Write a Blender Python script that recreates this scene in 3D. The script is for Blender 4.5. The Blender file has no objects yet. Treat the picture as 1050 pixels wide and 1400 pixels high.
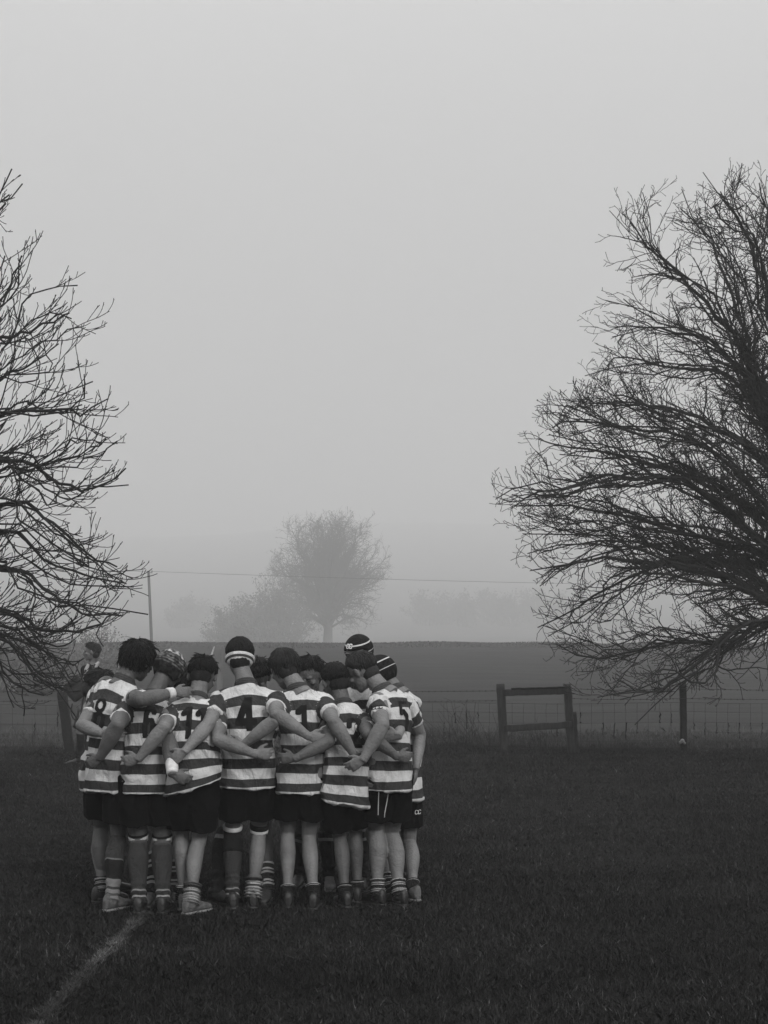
import bpy, math, random
import numpy as np
from mathutils import Vector, Matrix, noise as mnoise
from mathutils.bvhtree import BVHTree

# ---------------------------------------------------------------- camera, world, light
SC = bpy.context.scene
FPX, HZ, EYE = 2040.0, 880.0, 1.75          # focal length and horizon of the 1050 x 1400 picture, eye height
cam_d = bpy.data.cameras.new("camera")
cam = bpy.data.objects.new("camera", cam_d)
SC.collection.objects.link(cam)
SC.camera = cam
cam.location = (0, 0, EYE)
cam.rotation_euler = (math.radians(90), 0, 0)
cam_d.sensor_fit = 'VERTICAL'
cam_d.sensor_height = 36.0
cam_d.lens = FPX / 1400 * 36.0
cam_d.shift_y = (HZ - 700) / 1400
cam_d.clip_start = 0.1
cam_d.clip_end = 5000

SUN_EL, SUN_ROT = math.radians(32), math.radians(-152)
world = bpy.data.worlds.new("World")
SC.world = world
world.use_nodes = True
wn, wl = world.node_tree.nodes, world.node_tree.links
wn.clear()
w_out = wn.new('ShaderNodeOutputWorld')
w_bg = wn.new('ShaderNodeBackground')
w_sky = wn.new('ShaderNodeTexSky')
w_sky.sky_type = 'NISHITA'
w_sky.sun_disc = False
w_sky.sun_elevation = SUN_EL
w_sky.sun_rotation = SUN_ROT
w_sky.dust_density = 6
w_bw = wn.new('ShaderNodeRGBToBW')
wl.new(w_sky.outputs[0], w_bw.inputs[0])
w_tc = wn.new('ShaderNodeTexCoord')
w_sep = wn.new('ShaderNodeSeparateXYZ')
wl.new(w_tc.outputs['Generated'], w_sep.inputs[0])
w_cl = wn.new('ShaderNodeMath'); w_cl.operation = 'MAXIMUM'; w_cl.inputs[1].default_value = 0
wl.new(w_sep.outputs['Z'], w_cl.inputs[0])
w_ma = wn.new('ShaderNodeMath'); w_ma.operation = 'MULTIPLY_ADD'      # overcast sky: twice brighter towards the zenith
w_ma.inputs[1].default_value = 20.0
w_ma.inputs[2].default_value = 4.7
w_pw = wn.new('ShaderNodeMath'); w_pw.operation = 'POWER'; w_pw.inputs[1].default_value = 2.2
wl.new(w_cl.outputs[0], w_pw.inputs[0])
wl.new(w_pw.outputs[0], w_ma.inputs[0])
w_mix = wn.new('ShaderNodeMix'); w_mix.data_type = 'FLOAT'
w_mix.inputs[0].default_value = 0.92
wl.new(w_bw.outputs[0], w_mix.inputs[2])
wl.new(w_ma.outputs[0], w_mix.inputs[3])
wl.new(w_mix.outputs[0], w_bg.inputs[0])
w_bg.inputs[1].default_value = 0.1
wl.new(w_bg.outputs[0], w_out.inputs[0])

sun_d = bpy.data.lights.new("sun", 'SUN')
sun = bpy.data.objects.new("sun", sun_d)
SC.collection.objects.link(sun)
sun_d.energy = 2.2
sun_d.angle = math.radians(22)
sun_d.color = (1.0, 0.99, 0.98)
sdir = Vector((math.sin(-SUN_ROT) * math.cos(SUN_EL), math.cos(SUN_ROT) * math.cos(SUN_EL), math.sin(SUN_EL)))
sun.rotation_euler = sdir.to_track_quat('Z', 'Y').to_euler()

SC.view_settings.view_transform = 'Standard'
SC.view_settings.look = 'None'
SC.view_settings.exposure = -0.08
SC.view_settings.gamma = 1.0
SC.cycles.use_denoising = True
SC.cycles.max_bounces = 6
SC.cycles.volume_bounces = 1

# ---------------------------------------------------------------- helpers
R = random.Random(7)
NR = np.random.default_rng(11)


def at(px, py, y):
    return Vector(((px - 525) * y / FPX, y, EYE - (py - HZ) * y / FPX))


def tag(o, label=None, cat=None, group=None, kind=None):
    if label: o['label'] = label
    if cat: o['category'] = cat
    if group: o['group'] = group
    if kind: o['kind'] = kind
    return o


def link(o, parent=None):
    SC.collection.objects.link(o)
    if parent is not None:
        o.parent = parent
    return o


def empty(name, loc=(0, 0, 0), parent=None):
    o = bpy.data.objects.new(name, None)
    o.empty_display_size = 0.2
    o.location = loc
    return link(o, parent)


def fast_mesh(name, V, Q, smooth=True):
    """V (n,3), Q (m,k) with equal k"""
    V = np.asarray(V, dtype=np.float32).reshape(-1, 3)
    Q = np.asarray(Q, dtype=np.int32)
    k = Q.shape[1]
    me = bpy.data.meshes.new(name)
    me.vertices.add(len(V)); me.vertices.foreach_set('co', V.ravel())
    me.loops.add(Q.size); me.loops.foreach_set('vertex_index', Q.ravel())
    me.polygons.add(len(Q))
    me.polygons.foreach_set('loop_start', np.arange(0, Q.size, k, dtype=np.int32))
    me.polygons.foreach_set('loop_total', np.full(len(Q), k, dtype=np.int32))
    me.update(calc_edges=True)
    if smooth:
        me.shade_smooth()
    return me


def obj(name, me, m, parent=None):
    """parts keep world coordinates in the mesh and are shifted to the parent's origin"""
    o = bpy.data.objects.new(name, me)
    for mm in (m if isinstance(m, (list, tuple)) else [m]):
        me.materials.append(mm)
    link(o, parent)
    if parent is not None:
        loc = Vector()
        p = parent
        while p is not None:
            loc += p.location
            p = p.parent
        me.transform(Matrix.Translation(-loc))
    return o


class MB:
    """collects closed primitives"""
    def __init__(s):
        s.V, s.F = [], []

    def add(s, V, F):
        b = len(s.V)
        s.V += [tuple(v) for v in V]
        s.F += [tuple(i + b for i in f) for f in F]

    def loft(s, C, U, W, ru, rw, n=16, sq=1.0):
        V, F = [], []
        m = len(C)
        for i in range(m):
            for k in range(n):
                a = 2 * math.pi * k / n
                ca, sa = math.cos(a), math.sin(a)
                if sq != 1.0:
                    ca = math.copysign(abs(ca) ** sq, ca); sa = math.copysign(abs(sa) ** sq, sa)
                V.append(C[i] + U[i] * (ru[i] * ca) + W[i] * (rw[i] * sa))
        for i in range(m - 1):
            for k in range(n):
                k2 = (k + 1) % n
                F.append((i * n + k, i * n + k2, (i + 1) * n + k2, (i + 1) * n + k))
        V.append(C[0]); V.append(C[-1])
        for k in range(n):
            k2 = (k + 1) % n
            F.append((k2, k, m * n)); F.append(((m - 1) * n + k, (m - 1) * n + k2, m * n + 1))
        s.add(V, F)

    def limb(s, pts, rad, ref=Vector((0, 1, 0)), flat=1.0, n=14):
        """pts: list of Vectors, rad: radii; ru along ref-ish"""
        U, W = [], []
        for i, p in enumerate(pts):
            d = (pts[min(i + 1, len(pts) - 1)] - pts[max(i - 1, 0)]).normalized()
            u = (ref - d * ref.dot(d))
            if u.length < 1e-3:
                u = d.orthogonal()
            u.normalize()
            U.append(u); W.append(d.cross(u).normalized())
        s.loft(pts, U, W, [r * flat for r in rad], rad, n)

    def ball(s, c, r, M=None, n=12):
        """ellipsoid, r = (x,y,z) radii in frame M (3x3)"""
        if not hasattr(r, '__len__'):
            r = (r, r, r)
        V, F = [], []
        for i in range(1, n):
            th = math.pi * i / n
            for k in range(n * 2):
                a = math.pi * k / n
                v = Vector((r[0] * math.sin(th) * math.cos(a), r[1] * math.sin(th) * math.sin(a), r[2] * math.cos(th)))
                V.append(c + (M @ v if M else v))
        t = Vector((0, 0, r[2]))
        V.append(c + (M @ t if M else t)); V.append(c - (M @ t if M else t))
        w = 2 * n
        for i in range(n - 2):
            for k in range(w):
                k2 = (k + 1) % w
                F.append((i * w + k, (i + 1) * w + k, (i + 1) * w + k2, i * w + k2))
        for k in range(w):
            k2 = (k + 1) % w
            F.append(((n - 1) * w, k, k2)); F.append(((n - 1) * w + 1, (n - 2) * w + k2, (n - 2) * w + k))
        s.add(V, F)

    def box(s, c, hx, hy, hz, M=None):
        V = []
        for x in (-hx, hx):
            for y in (-hy, hy):
                for z in (-hz, hz):
                    v = Vector((x, y, z))
                    V.append(c + (M @ v if M else v))
        s.add(V, [(0, 1, 3, 2), (4, 6, 7, 5), (0, 4, 5, 1), (2, 3, 7, 6), (0, 2, 6, 4), (1, 5, 7, 3)])

    def mesh(s, name, smooth=True):
        me = bpy.data.meshes.new(name)
        me.from_pydata(s.V, [], s.F)
        me.update()
        if smooth:
            me.shade_smooth()
        return me

    def fused(s, name, voxel, it=2, fac=0.5):
        me = s.mesh(name + '_raw')
        o = bpy.data.objects.new('raw', me)
        SC.collection.objects.link(o)
        m = o.modifiers.new('r', 'REMESH'); m.mode = 'VOXEL'; m.voxel_size = voxel
        if it:
            m = o.modifiers.new('s', 'SMOOTH'); m.iterations = it; m.factor = fac
        dg = bpy.context.evaluated_depsgraph_get()
        r = bpy.data.meshes.new_from_object(o.evaluated_get(dg))
        r.name = name
        bpy.data.objects.remove(o); bpy.data.meshes.remove(me)
        r.shade_smooth()
        return r


def mat(name, base, rough=0.8, amp=0.25, scale=8.0, bump=0.0, bscale=40.0, spec=0.3, stretch=None, lo=None):
    m = bpy.data.materials.new(name)
    m.use_nodes = True
    nt = m.node_tree
    bs = nt.nodes['Principled BSDF']
    bs.inputs['Roughness'].default_value = rough
    bs.inputs['Specular IOR Level'].default_value = spec
    tc = nt.nodes.new('ShaderNodeTexCoord')
    mp = nt.nodes.new('ShaderNodeMapping')
    if stretch: mp.inputs['Scale'].default_value = stretch
    nt.links.new(tc.outputs['Object'], mp.inputs[0])
    nz = nt.nodes.new('ShaderNodeTexNoise')
    nz.inputs['Scale'].default_value = scale
    nz.inputs['Detail'].default_value = 6
    nt.links.new(mp.outputs[0], nz.inputs[0])
    mr = nt.nodes.new('ShaderNodeMapRange')
    mr.inputs[1].default_value = 0.3; mr.inputs[2].default_value = 0.7
    mr.inputs[3].default_value = base * (1 - amp); mr.inputs[4].default_value = base * (1 + amp)
    nt.links.new(nz.outputs[0], mr.inputs[0])
    nt.links.new(mr.outputs[0], bs.inputs['Base Color'])
    if bump:
        n2 = nt.nodes.new('ShaderNodeTexNoise'); n2.inputs['Scale'].default_value = bscale; n2.inputs['Detail'].default_value = 4
        nt.links.new(mp.outputs[0], n2.inputs[0])
        bp = nt.nodes.new('ShaderNodeBump'); bp.inputs['Strength'].default_value = bump; bp.inputs['Distance'].default_value = 0.02
        nt.links.new(n2.outputs[0], bp.inputs['Height'])
        nt.links.new(bp.outputs[0], bs.inputs['Normal'])
    return m


def band_mat(name, stops, rough=0.9, attr='v', gain=1.0):
    """cloth whose woven bands follow attribute v; stops: (position, value)"""
    m = mat(name, 1.0, rough, 0.0, 30.0, 0.35, 90.0, 0.15)
    nt = m.node_tree
    bs = nt.nodes['Principled BSDF']
    at_ = nt.nodes.new('ShaderNodeAttribute'); at_.attribute_name = attr
    rp = nt.nodes.new('ShaderNodeValToRGB')
    rp.color_ramp.interpolation = 'CONSTANT'
    el = rp.color_ramp.elements
    while len(el) > 1: el.remove(el[0])
    el[0].position = 0; el[0].color = (stops[0][1],) * 3 + (1,)
    for p, c in stops[1:]:
        e = el.new(min(p, 1)); e.color = (c, c, c, 1)
    nt.links.new(at_.outputs['Fac'], rp.inputs[0])
    # worn and slightly dirty weave
    nz = nt.nodes.new('ShaderNodeTexNoise'); nz.inputs['Scale'].default_value = 9; nz.inputs['Detail'].default_value = 7
    tc = nt.nodes.new('ShaderNodeTexCoord'); nt.links.new(tc.outputs['Object'], nz.inputs[0])
    mr = nt.nodes.new('ShaderNodeMapRange'); mr.inputs[1].default_value = .3; mr.inputs[2].default_value = .7
    mr.inputs[3].default_value = .82 * gain; mr.inputs[4].default_value = 1.05 * gain
    nt.links.new(nz.outputs[0], mr.inputs[0])
    mx = nt.nodes.new('ShaderNodeMix'); mx.data_type = 'RGBA'; mx.blend_type = 'MULTIPLY'; mx.inputs[0].default_value = 1
    nt.links.new(rp.outputs[0], mx.inputs[6]); nt.links.new(mr.outputs[0], mx.inputs[7])
    nt.links.new(mx.outputs[2], bs.inputs['Base Color'])
    # soft creases of loose cloth under the weave
    b1 = bs.inputs['Normal'].links[0].from_node
    mp = nt.nodes.new('ShaderNodeMapping'); mp.inputs['Scale'].default_value = (1, 1, .45); mp.inputs['Rotation'].default_value = (0, .5, 0)
    nt.links.new(tc.outputs['Object'], mp.inputs[0])
    n3 = nt.nodes.new('ShaderNodeTexNoise'); n3.inputs['Scale'].default_value = 15; n3.inputs['Detail'].default_value = 3; n3.inputs['Distortion'].default_value = 1.2
    nt.links.new(mp.outputs[0], n3.inputs[0])
    b2 = nt.nodes.new('ShaderNodeBump'); b2.inputs['Strength'].default_value = .8; b2.inputs['Distance'].default_value = .035
    nt.links.new(n3.outputs[0], b2.inputs['Height']); nt.links.new(b2.outputs[0], b1.inputs['Normal'])
    return m


# ---------------------------------------------------------------- terrain
def ss(a, b, x):
    t = np.clip((x - a) / (b - a), 0, 1)
    return t * t * (3 - 2 * t)


def terrain_z(x, y):
    """flat pitch, a field rising to a crest at eye level, a dip, then far slopes"""
    x = np.asarray(x, float); y = np.asarray(y, float)
    cz = 1.76 + 0.05 * np.sin(x * .05 + 1) + .035 * np.sin(x * .31) + .02 * np.sin(x * .83 + y * .1) - 0.0015 * x
    z = cz * ss(23, 105, y)
    z = z - 7.5 * ss(108, 180, y)
    z = z + 4.9 * ss(210, 320, y)
    hill = 150 + 9 * np.sin(x * .006 + .6) + 3.5 * np.sin(x * .015 + 2)
    z = z + (hill) * ss(380, 2050, y)
    return z


def tz(x, y):
    return float(terrain_z(x, y))


ys = np.unique(np.concatenate([np.arange(-12, 40, 1.0), np.arange(40, 130, 2.0), np.arange(130, 2200, 12.0)]))
xs = np.unique(np.concatenate([np.arange(-900, -60, 20.0), np.arange(-60, 60, 2.0), np.arange(60, 901, 20.0)]))
X, Y = np.meshgrid(xs, ys)
Z = terrain_z(X, Y) + 0.02 * np.sin(X * 1.3 + Y * .7) * np.sin(Y * .9) * (Y > 8)
nx, ny = len(xs), len(ys)
gi = np.arange(nx * ny).reshape(ny, nx)
Q = np.stack([gi[:-1, :-1], gi[:-1, 1:], gi[1:, 1:], gi[1:, :-1]], -1).reshape(-1, 4)
g_me = fast_mesh("ground", np.stack([X, Y, Z], -1), Q)

m_ground = bpy.data.materials.new("ground_turf"); m_ground.use_nodes = True
nt = m_ground.node_tree; bs = nt.nodes['Principled BSDF']
bs.inputs['Roughness'].default_value = .95; bs.inputs['Specular IOR Level'].default_value = .1
geo = nt.nodes.new('ShaderNodeNewGeometry'); sp = nt.nodes.new('ShaderNodeSeparateXYZ')
nt.links.new(geo.outputs['Position'], sp.inputs[0])
n1 = nt.nodes.new('ShaderNodeTexNoise'); n1.inputs['Scale'].default_value = .9; n1.inputs['Detail'].default_value = 8
n2 = nt.nodes.new('ShaderNodeTexNoise'); n2.inputs['Scale'].default_value = 30; n2.inputs['Detail'].default_value = 5
mpn = nt.nodes.new('ShaderNodeMapping'); mpn.inputs['Scale'].default_value = (.35, 1, 1)
nt.links.new(geo.outputs['Position'], mpn.inputs[0])
nt.links.new(mpn.outputs[0], n1.inputs[0]); nt.links.new(geo.outputs['Position'], n2.inputs[0])
mm = nt.nodes.new('ShaderNodeMath'); mm.operation = 'MULTIPLY'
nt.links.new(n1.outputs[0], mm.inputs[0]); nt.links.new(n2.outputs[0], mm.inputs[1])
# pitch soil under the turf / crop field / far pasture by distance from the pitch
r1 = nt.nodes.new('ShaderNodeValToRGB')
e = r1.color_ramp.elements
e[0].position = 0.0; e[0].color = (.006,) * 3 + (1,)
e[1].position = 1.0; e[1].color = (.05,) * 3 + (1,)
for p_, c_ in ((.040, .006), (.046, .024), (.15, .038), (.22, .038), (.3, .03), (.6, .03), (.99, .02)):
    q_ = e.new(p_); q_.color = (c_, c_, c_, 1)
mr = nt.nodes.new('ShaderNodeMapRange'); mr.inputs[1].default_value = 0; mr.inputs[2].default_value = 560
nt.links.new(sp.outputs['Y'], mr.inputs[0]); nt.links.new(mr.outputs[0], r1.inputs[0])
m3 = nt.nodes.new('ShaderNodeMapRange'); m3.inputs[1].default_value = .1; m3.inputs[2].default_value = .42; m3.inputs[3].default_value = .45; m3.inputs[4].default_value = 1.5
nt.links.new(mm.outputs[0], m3.inputs[0])
mx = nt.nodes.new('ShaderNodeMix'); mx.data_type = 'RGBA'; mx.blend_type = 'MULTIPLY'; mx.inputs[0].default_value = 1
nt.links.new(r1.outputs[0], mx.inputs[6]); nt.links.new(m3.outputs[0], mx.inputs[7])
nt.links.new(mx.outputs[2], bs.inputs['Base Color'])
bp = nt.nodes.new('ShaderNodeBump'); bp.inputs['Strength'].default_value = .6; bp.inputs['Distance'].default_value = .05
nt.links.new(n2.outputs[0], bp.inputs['Height']); nt.links.new(bp.outputs[0], bs.inputs['Normal'])
ground = obj("ground", g_me, m_ground)
tag(ground, kind='structure')


# ---------------------------------------------------------------- grass
def blade_mat(name, base, amp):
    m = bpy.data.materials.new(name); m.use_nodes = True
    nt = m.node_tree; bs = nt.nodes['Principled BSDF']
    bs.inputs['Roughness'].default_value = .6; bs.inputs['Specular IOR Level'].default_value = .25
    a = nt.nodes.new('ShaderNodeAttribute'); a.attribute_name = 'tone'
    geo = nt.nodes.new('ShaderNodeNewGeometry')
    mp = nt.nodes.new('ShaderNodeMapping'); mp.inputs['Scale'].default_value = (.35, 1, .2)
    nz = nt.nodes.new('ShaderNodeTexNoise'); nz.inputs['Scale'].default_value = 1.1; nz.inputs['Detail'].default_value = 6
    nt.links.new(geo.outputs['Position'], mp.inputs[0]); nt.links.new(mp.outputs[0], nz.inputs[0])
    mr = nt.nodes.new('ShaderNodeMapRange'); mr.inputs[1].default_value = .32; mr.inputs[2].default_value = .68
    mr.inputs[3].default_value = base * (1 - amp); mr.inputs[4].default_value = base * (1 + amp)
    nt.links.new(nz.outputs[0], mr.inputs[0])
    mu = nt.nodes.new('ShaderNodeMath'); mu.operation = 'MULTIPLY'
    nt.links.new(mr.outputs[0], mu.inputs[0]); nt.links.new(a.outputs['Fac'], mu.inputs[1])
    nt.links.new(mu.outputs[0], bs.inputs['Base Color'])
    return m


def blades(name, bx, by, h, w, lean, tone, m, bend=False):
    n = len(bx)
    bz = terrain_z(bx, by)
    a = NR.uniform(0, 2 * np.pi, n)
    la = NR.uniform(0, 2 * np.pi, n)
    ln = np.abs(NR.normal(0, 1, n)) * lean * h
    p = np.stack([bx, by, bz - .004], -1)
    side = np.stack([np.cos(a), np.sin(a), np.zeros(n)], -1) * (w / 2)[:, None]
    top = p + np.stack([np.cos(la) * ln, np.sin(la) * ln, h], -1)
    mid = p + np.stack([np.cos(la) * ln * .3, np.sin(la) * ln * .3, h * .55], -1)
    V = np.stack([p - side, p + side, mid + side * .8, top, mid - side * .8], 1).reshape(-1, 3)
    Q = (np.arange(n)[:, None] * 5 + np.arange(5)[None, :])
    me = fast_mesh(name, V, Q, smooth=False)
    at_ = me.attributes.new('tone', 'FLOAT', 'FACE')
    at_.data.foreach_set('value', tone.astype(np.float32))
    return obj(name, me, m)


def wedge(n, y0, y1, p=1.0, pad=.6):
    """random points inside the wedge the picture sees (with a margin), denser near"""
    u = NR.uniform(0, 1, n)
    y = (y0 ** p + u * (y1 ** p - y0 ** p)) ** (1 / p)
    x = NR.uniform(-1, 1, n) * (y * 525 / FPX * 1.04 + pad)
    return x, y


m_blade = blade_mat("turf_blade", .0105, .6)
gx, gy = wedge(560000, 6.2, 24.6, 0.2)
gh = NR.uniform(.02, .043, len(gx)) * (1 + .6 * (gy > 20) * NR.uniform(0, 1, len(gx)))
gt = np.exp(NR.normal(0, .35, len(gx))) * np.where(NR.uniform(0, 1, len(gx)) < .03, 6.0, .85)
tag(blades("grass", gx, gy, gh, gy * .00042 + NR.uniform(.0004, .0022, len(gx)), .7, gt, m_blade), kind='stuff',
    label='short dark winter turf covering the pitch', cat='grass')


# painted touchline: chalked blades along a worn line
def line_pt(t):
    a, b = at(196, 1252, EYE * FPX / (1252 - HZ)), at(40, 1412, EYE * FPX / (1412 - HZ))
    return a.lerp(b, t)


nl = 13000
t_ = NR.uniform(-.015, 1.12, nl)
A, B = line_pt(0), line_pt(1)
dv = (B - A); pv = Vector((-dv.y, dv.x, 0)).normalized()
off = NR.normal(0, .021, nl) * (1 + .35 * np.sin(t_ * 23))
lx = A.x + dv.x * t_ + pv.x * off; ly = A.y + dv.y * t_ + pv.y * off
patch = np.array([mnoise.noise(Vector((a * 5, b * 5, 0))) for a, b in zip(lx, ly)])
keep = (patch + NR.normal(0, .2, nl)) > -.22
lx, ly = lx[keep], ly[keep]
m_chalk = blade_mat("chalked_blade", .095, .6)
blades("pitch_line", lx, ly, NR.uniform(.015, .042, len(lx)), NR.uniform(.0025, .0045, len(lx)), .8,
       np.exp(NR.normal(-.25, .5, len(lx))), m_chalk)['kind'] = 'structure'

# rough unmown strip under the fence
FY = 23.8
m_rough = blade_mat("rough_blade", .018, .5)
n = 60000
rx = NR.uniform(-8, 8, n); ry = FY + NR.normal(.3, .26, n)
cl = np.array([mnoise.noise(Vector((a * 1.3, b * 1.2, 3))) for a, b in zip(rx, ry)])
rh = .5 * NR.uniform(.05, .17, n) * (1 + 1.4 * np.clip(cl, -.5, 1)) + .04 * (np.abs(rx - 1.2) < .9)
rh *= np.where(rx > 3.2, .6, 1)
tag(blades("rough_grass", rx, ry, np.abs(rh), NR.uniform(.006, .014, n), .8, np.exp(NR.normal(-.1, .5, n)), m_rough), kind='stuff',
    label='tussocky unmown grass along the foot of the wire fence', cat='grass')
n = 70000
rx = NR.uniform(-9, 9, n); ry = FY + .8 + np.abs(NR.normal(0, 1.6, n))
m_pale = blade_mat("field_blade", .05, .3)
tag(blades("field_grass", rx, ry, NR.uniform(.04, .15, n), NR.uniform(.006, .014, n), .6, np.exp(NR.normal(0, .35, n)), m_pale), kind='stuff',
    label='taller pale grass of the field margin just beyond the fence', cat='grass')


# ragged stubble along the crest of the field
n = 26000
rx = NR.uniform(-45, 45, n); ry = NR.uniform(84, 109, n)
tag(blades("field_stubble", rx, ry, NR.uniform(.02, .10, n) * (1 + np.sin(rx * .7) * .5), NR.uniform(.03, .09, n), .9, np.exp(NR.normal(0, .3, n)), m_pale), kind='stuff',
    label='rough stubble along the crest of the misty field', cat='grass')

# ---------------------------------------------------------------- tubes
def tubes(polys, name, smooth=True):
    """polys: list of (pts (n,3) array, radii (n,), sides)"""
    VV, QQ, base = [], [], 0
    for pts, rad, k in polys:
        n = len(pts)
        d = np.gradient(pts, axis=0)
        d /= np.maximum(np.linalg.norm(d, axis=1, keepdims=True), 1e-9)
        ref = np.array([0.31, 0.12, .94]) if abs(d[0][2]) < .8 else np.array([.9, .3, .1])
        u = np.cross(d, ref); u /= np.maximum(np.linalg.norm(u, axis=1, keepdims=True), 1e-9)
        w = np.cross(d, u)
        a = np.arange(k) * 2 * np.pi / k
        V = pts[:, None, :] + (u[:, None, :] * np.cos(a)[None, :, None] + w[:, None, :] * np.sin(a)[None, :, None]) * np.asarray(rad)[:, None, None]
        VV.append(V.reshape(-1, 3))
        i = np.arange(n - 1)[:, None] * k
        j = np.arange(k)[None, :]; j2 = (j + 1) % k
        QQ.append((np.stack([i + j, i + j2, i + k + j2, i + k + j], -1) + base).reshape(-1, 4))
        base += n * k
    return fast_mesh(name, np.concatenate(VV), np.concatenate(QQ), smooth)


def smooth_poly(P, m=14):
    """Catmull-Rom through control points -> array"""
    P = [np.array(p, float) for p in P]
    P = [2 * P[0] - P[1]] + P + [2 * P[-1] - P[-2]]
    out = []
    seg = len(P) - 3
    for i in range(seg):
        k = max(2, m // seg)
        for t in np.linspace(0, 1, k, endpoint=(i == seg - 1)):
            a, b, c, d = P[i:i + 4]
            out.append(.5 * ((2 * b) + (c - a) * t + (2 * a - 5 * b + 4 * c - d) * t * t + (3 * b - a - 3 * c + d) * t ** 3))
    return np.array(out)


def branch(polys, pts, rad, level, P, rnd):
    """recursive twigs off one limb. P: dict with per-level lists"""
    polys.append((pts, rad, 7 if rad[0] > .03 else (4 if rad[0] > .008 else 3)))
    if level >= len(P['space']):
        return
    seg = np.linalg.norm(np.diff(pts, axis=0), axis=1)
    L = float(seg.sum())
    cum = np.concatenate([[0], np.cumsum(seg)])
    s = P['start'][level] * L + rnd.random() * P['space'][level]
    while s < L * .985:
        i = min(int(np.searchsorted(cum, s)) - 1, len(pts) - 2); i = max(i, 0)
        f = (s - cum[i]) / max(seg[i], 1e-6)
        p = pts[i] * (1 - f) + pts[i + 1] * f
        r0 = rad[i] * (1 - f) + rad[i + 1] * f
        d = pts[i + 1] - pts[i]; d /= np.linalg.norm(d)
        v = np.array([rnd.gauss(0, 1), rnd.gauss(0, 1), rnd.gauss(0, 1)]); v -= d * v.dot(d); v /= np.linalg.norm(v)
        ang = math.radians(rnd.uniform(*P['angle'][level]))
        dd = d * math.cos(ang) + v * math.sin(ang)
        ln = P['len'][level] * rnd.uniform(.45, 1.2) * (1 - P['fade'] * s / L)
        r = min(r0 * .72, P['rad'][level] * rnd.uniform(.75, 1.15) * (ln / P['len'][level]) ** .5)
        m = P['seg'][level]
        q = [p]
        for j in range(m):
            dd = dd + np.array([rnd.gauss(0, 1), rnd.gauss(0, 1), rnd.gauss(0, 1)]) * P['jit'][level]
            dd[2] += P['trop'][level]
            dd /= np.linalg.norm(dd)
            q.append(q[-1] + dd * ln / m)
        q = np.array(q)
        if q[-1][2] > .35 and P.get('ok', lambda a: True)(q[-1]):
            rr = np.linspace(r, max(r * .35, P['tip']), m + 1)
            branch(polys, q, rr, level + 1, P, rnd)
        s += P['space'][level] * rnd.uniform(.6, 1.4)


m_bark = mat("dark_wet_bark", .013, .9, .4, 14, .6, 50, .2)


def tree(name, base, trunk, limbs, P, seed, label, bark, group=None, thick=1.0, fuzz=None):
    rnd = random.Random(seed)
    root = empty(name, base)
    tag(root, label, 'tree', group)
    tr = [(np.array(trunk[0], float), np.array(trunk[1], float), 12)]
    obj("trunk", tubes(tr, "trunk"), bark, root)
    polys = []
    for ctrl, r0, r1 in limbs:
        pts = smooth_poly(ctrl, 16)
        pts[2:-1] += np.array([[rnd.gauss(0, 1) * .006 * np.linalg.norm(pts[-1] - pts[0]) for _ in range(3)] for _ in pts[2:-1]])
        branch(polys, pts, np.linspace(r0, r1, len(pts)) * thick, 0, P, rnd)
    if fuzz:        # the finest twigs of a far crown
        far = [p for p in polys if len(p[0]) < 6]
        for i in range(fuzz[0]):
            q = far[rnd.randrange(len(far))][0][-1]
            d = np.array([rnd.gauss(0, 1), rnd.gauss(0, 1), rnd.gauss(.25, 1)]) * fuzz[1]
            s_ = q + np.array([rnd.gauss(0, 1), rnd.gauss(0, 1), rnd.gauss(0, 1)]) * fuzz[1] * .6
            polys.append((np.array([s_, s_ + d * .5 + [0, 0, .03], s_ + d]), np.array([.02, .017, .01]), 3))
    obj("crown", tubes(polys, "crown"), bark, root)
    print(name, 'branches', len(polys))
    return root


# ---- right hand tree (stands just outside the frame, boughs reach in)
TY = 20.5
def guided(lines, Y, fork, rnd, dup, spread, jit, thin=1.0):
    out = []
    for pts, r0, dep in lines:
        for k in range(dup):
            c = []
            dz = dep + rnd.uniform(-spread, spread) * (k > 0)
            for i, (px, py) in enumerate(pts):
                f = i / (len(pts) - 1)
                sc = 1 - (.10 * rnd.random()) * (k > 0)
                jx = rnd.gauss(0, jit) * f * (k > 0); jy = rnd.gauss(0, jit) * f * (k > 0)
                c.append(tuple(at(px + jx + (pts[0][0] - px) * (1 - sc), py + jy, Y + dz * f)))
            c[0] = tuple(at(fork[0], pts[0][1], Y))
            out.append((c, r0 * (.85 if k == 0 else .45) * thin, .008 if k == 0 else .007))
    return out


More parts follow.
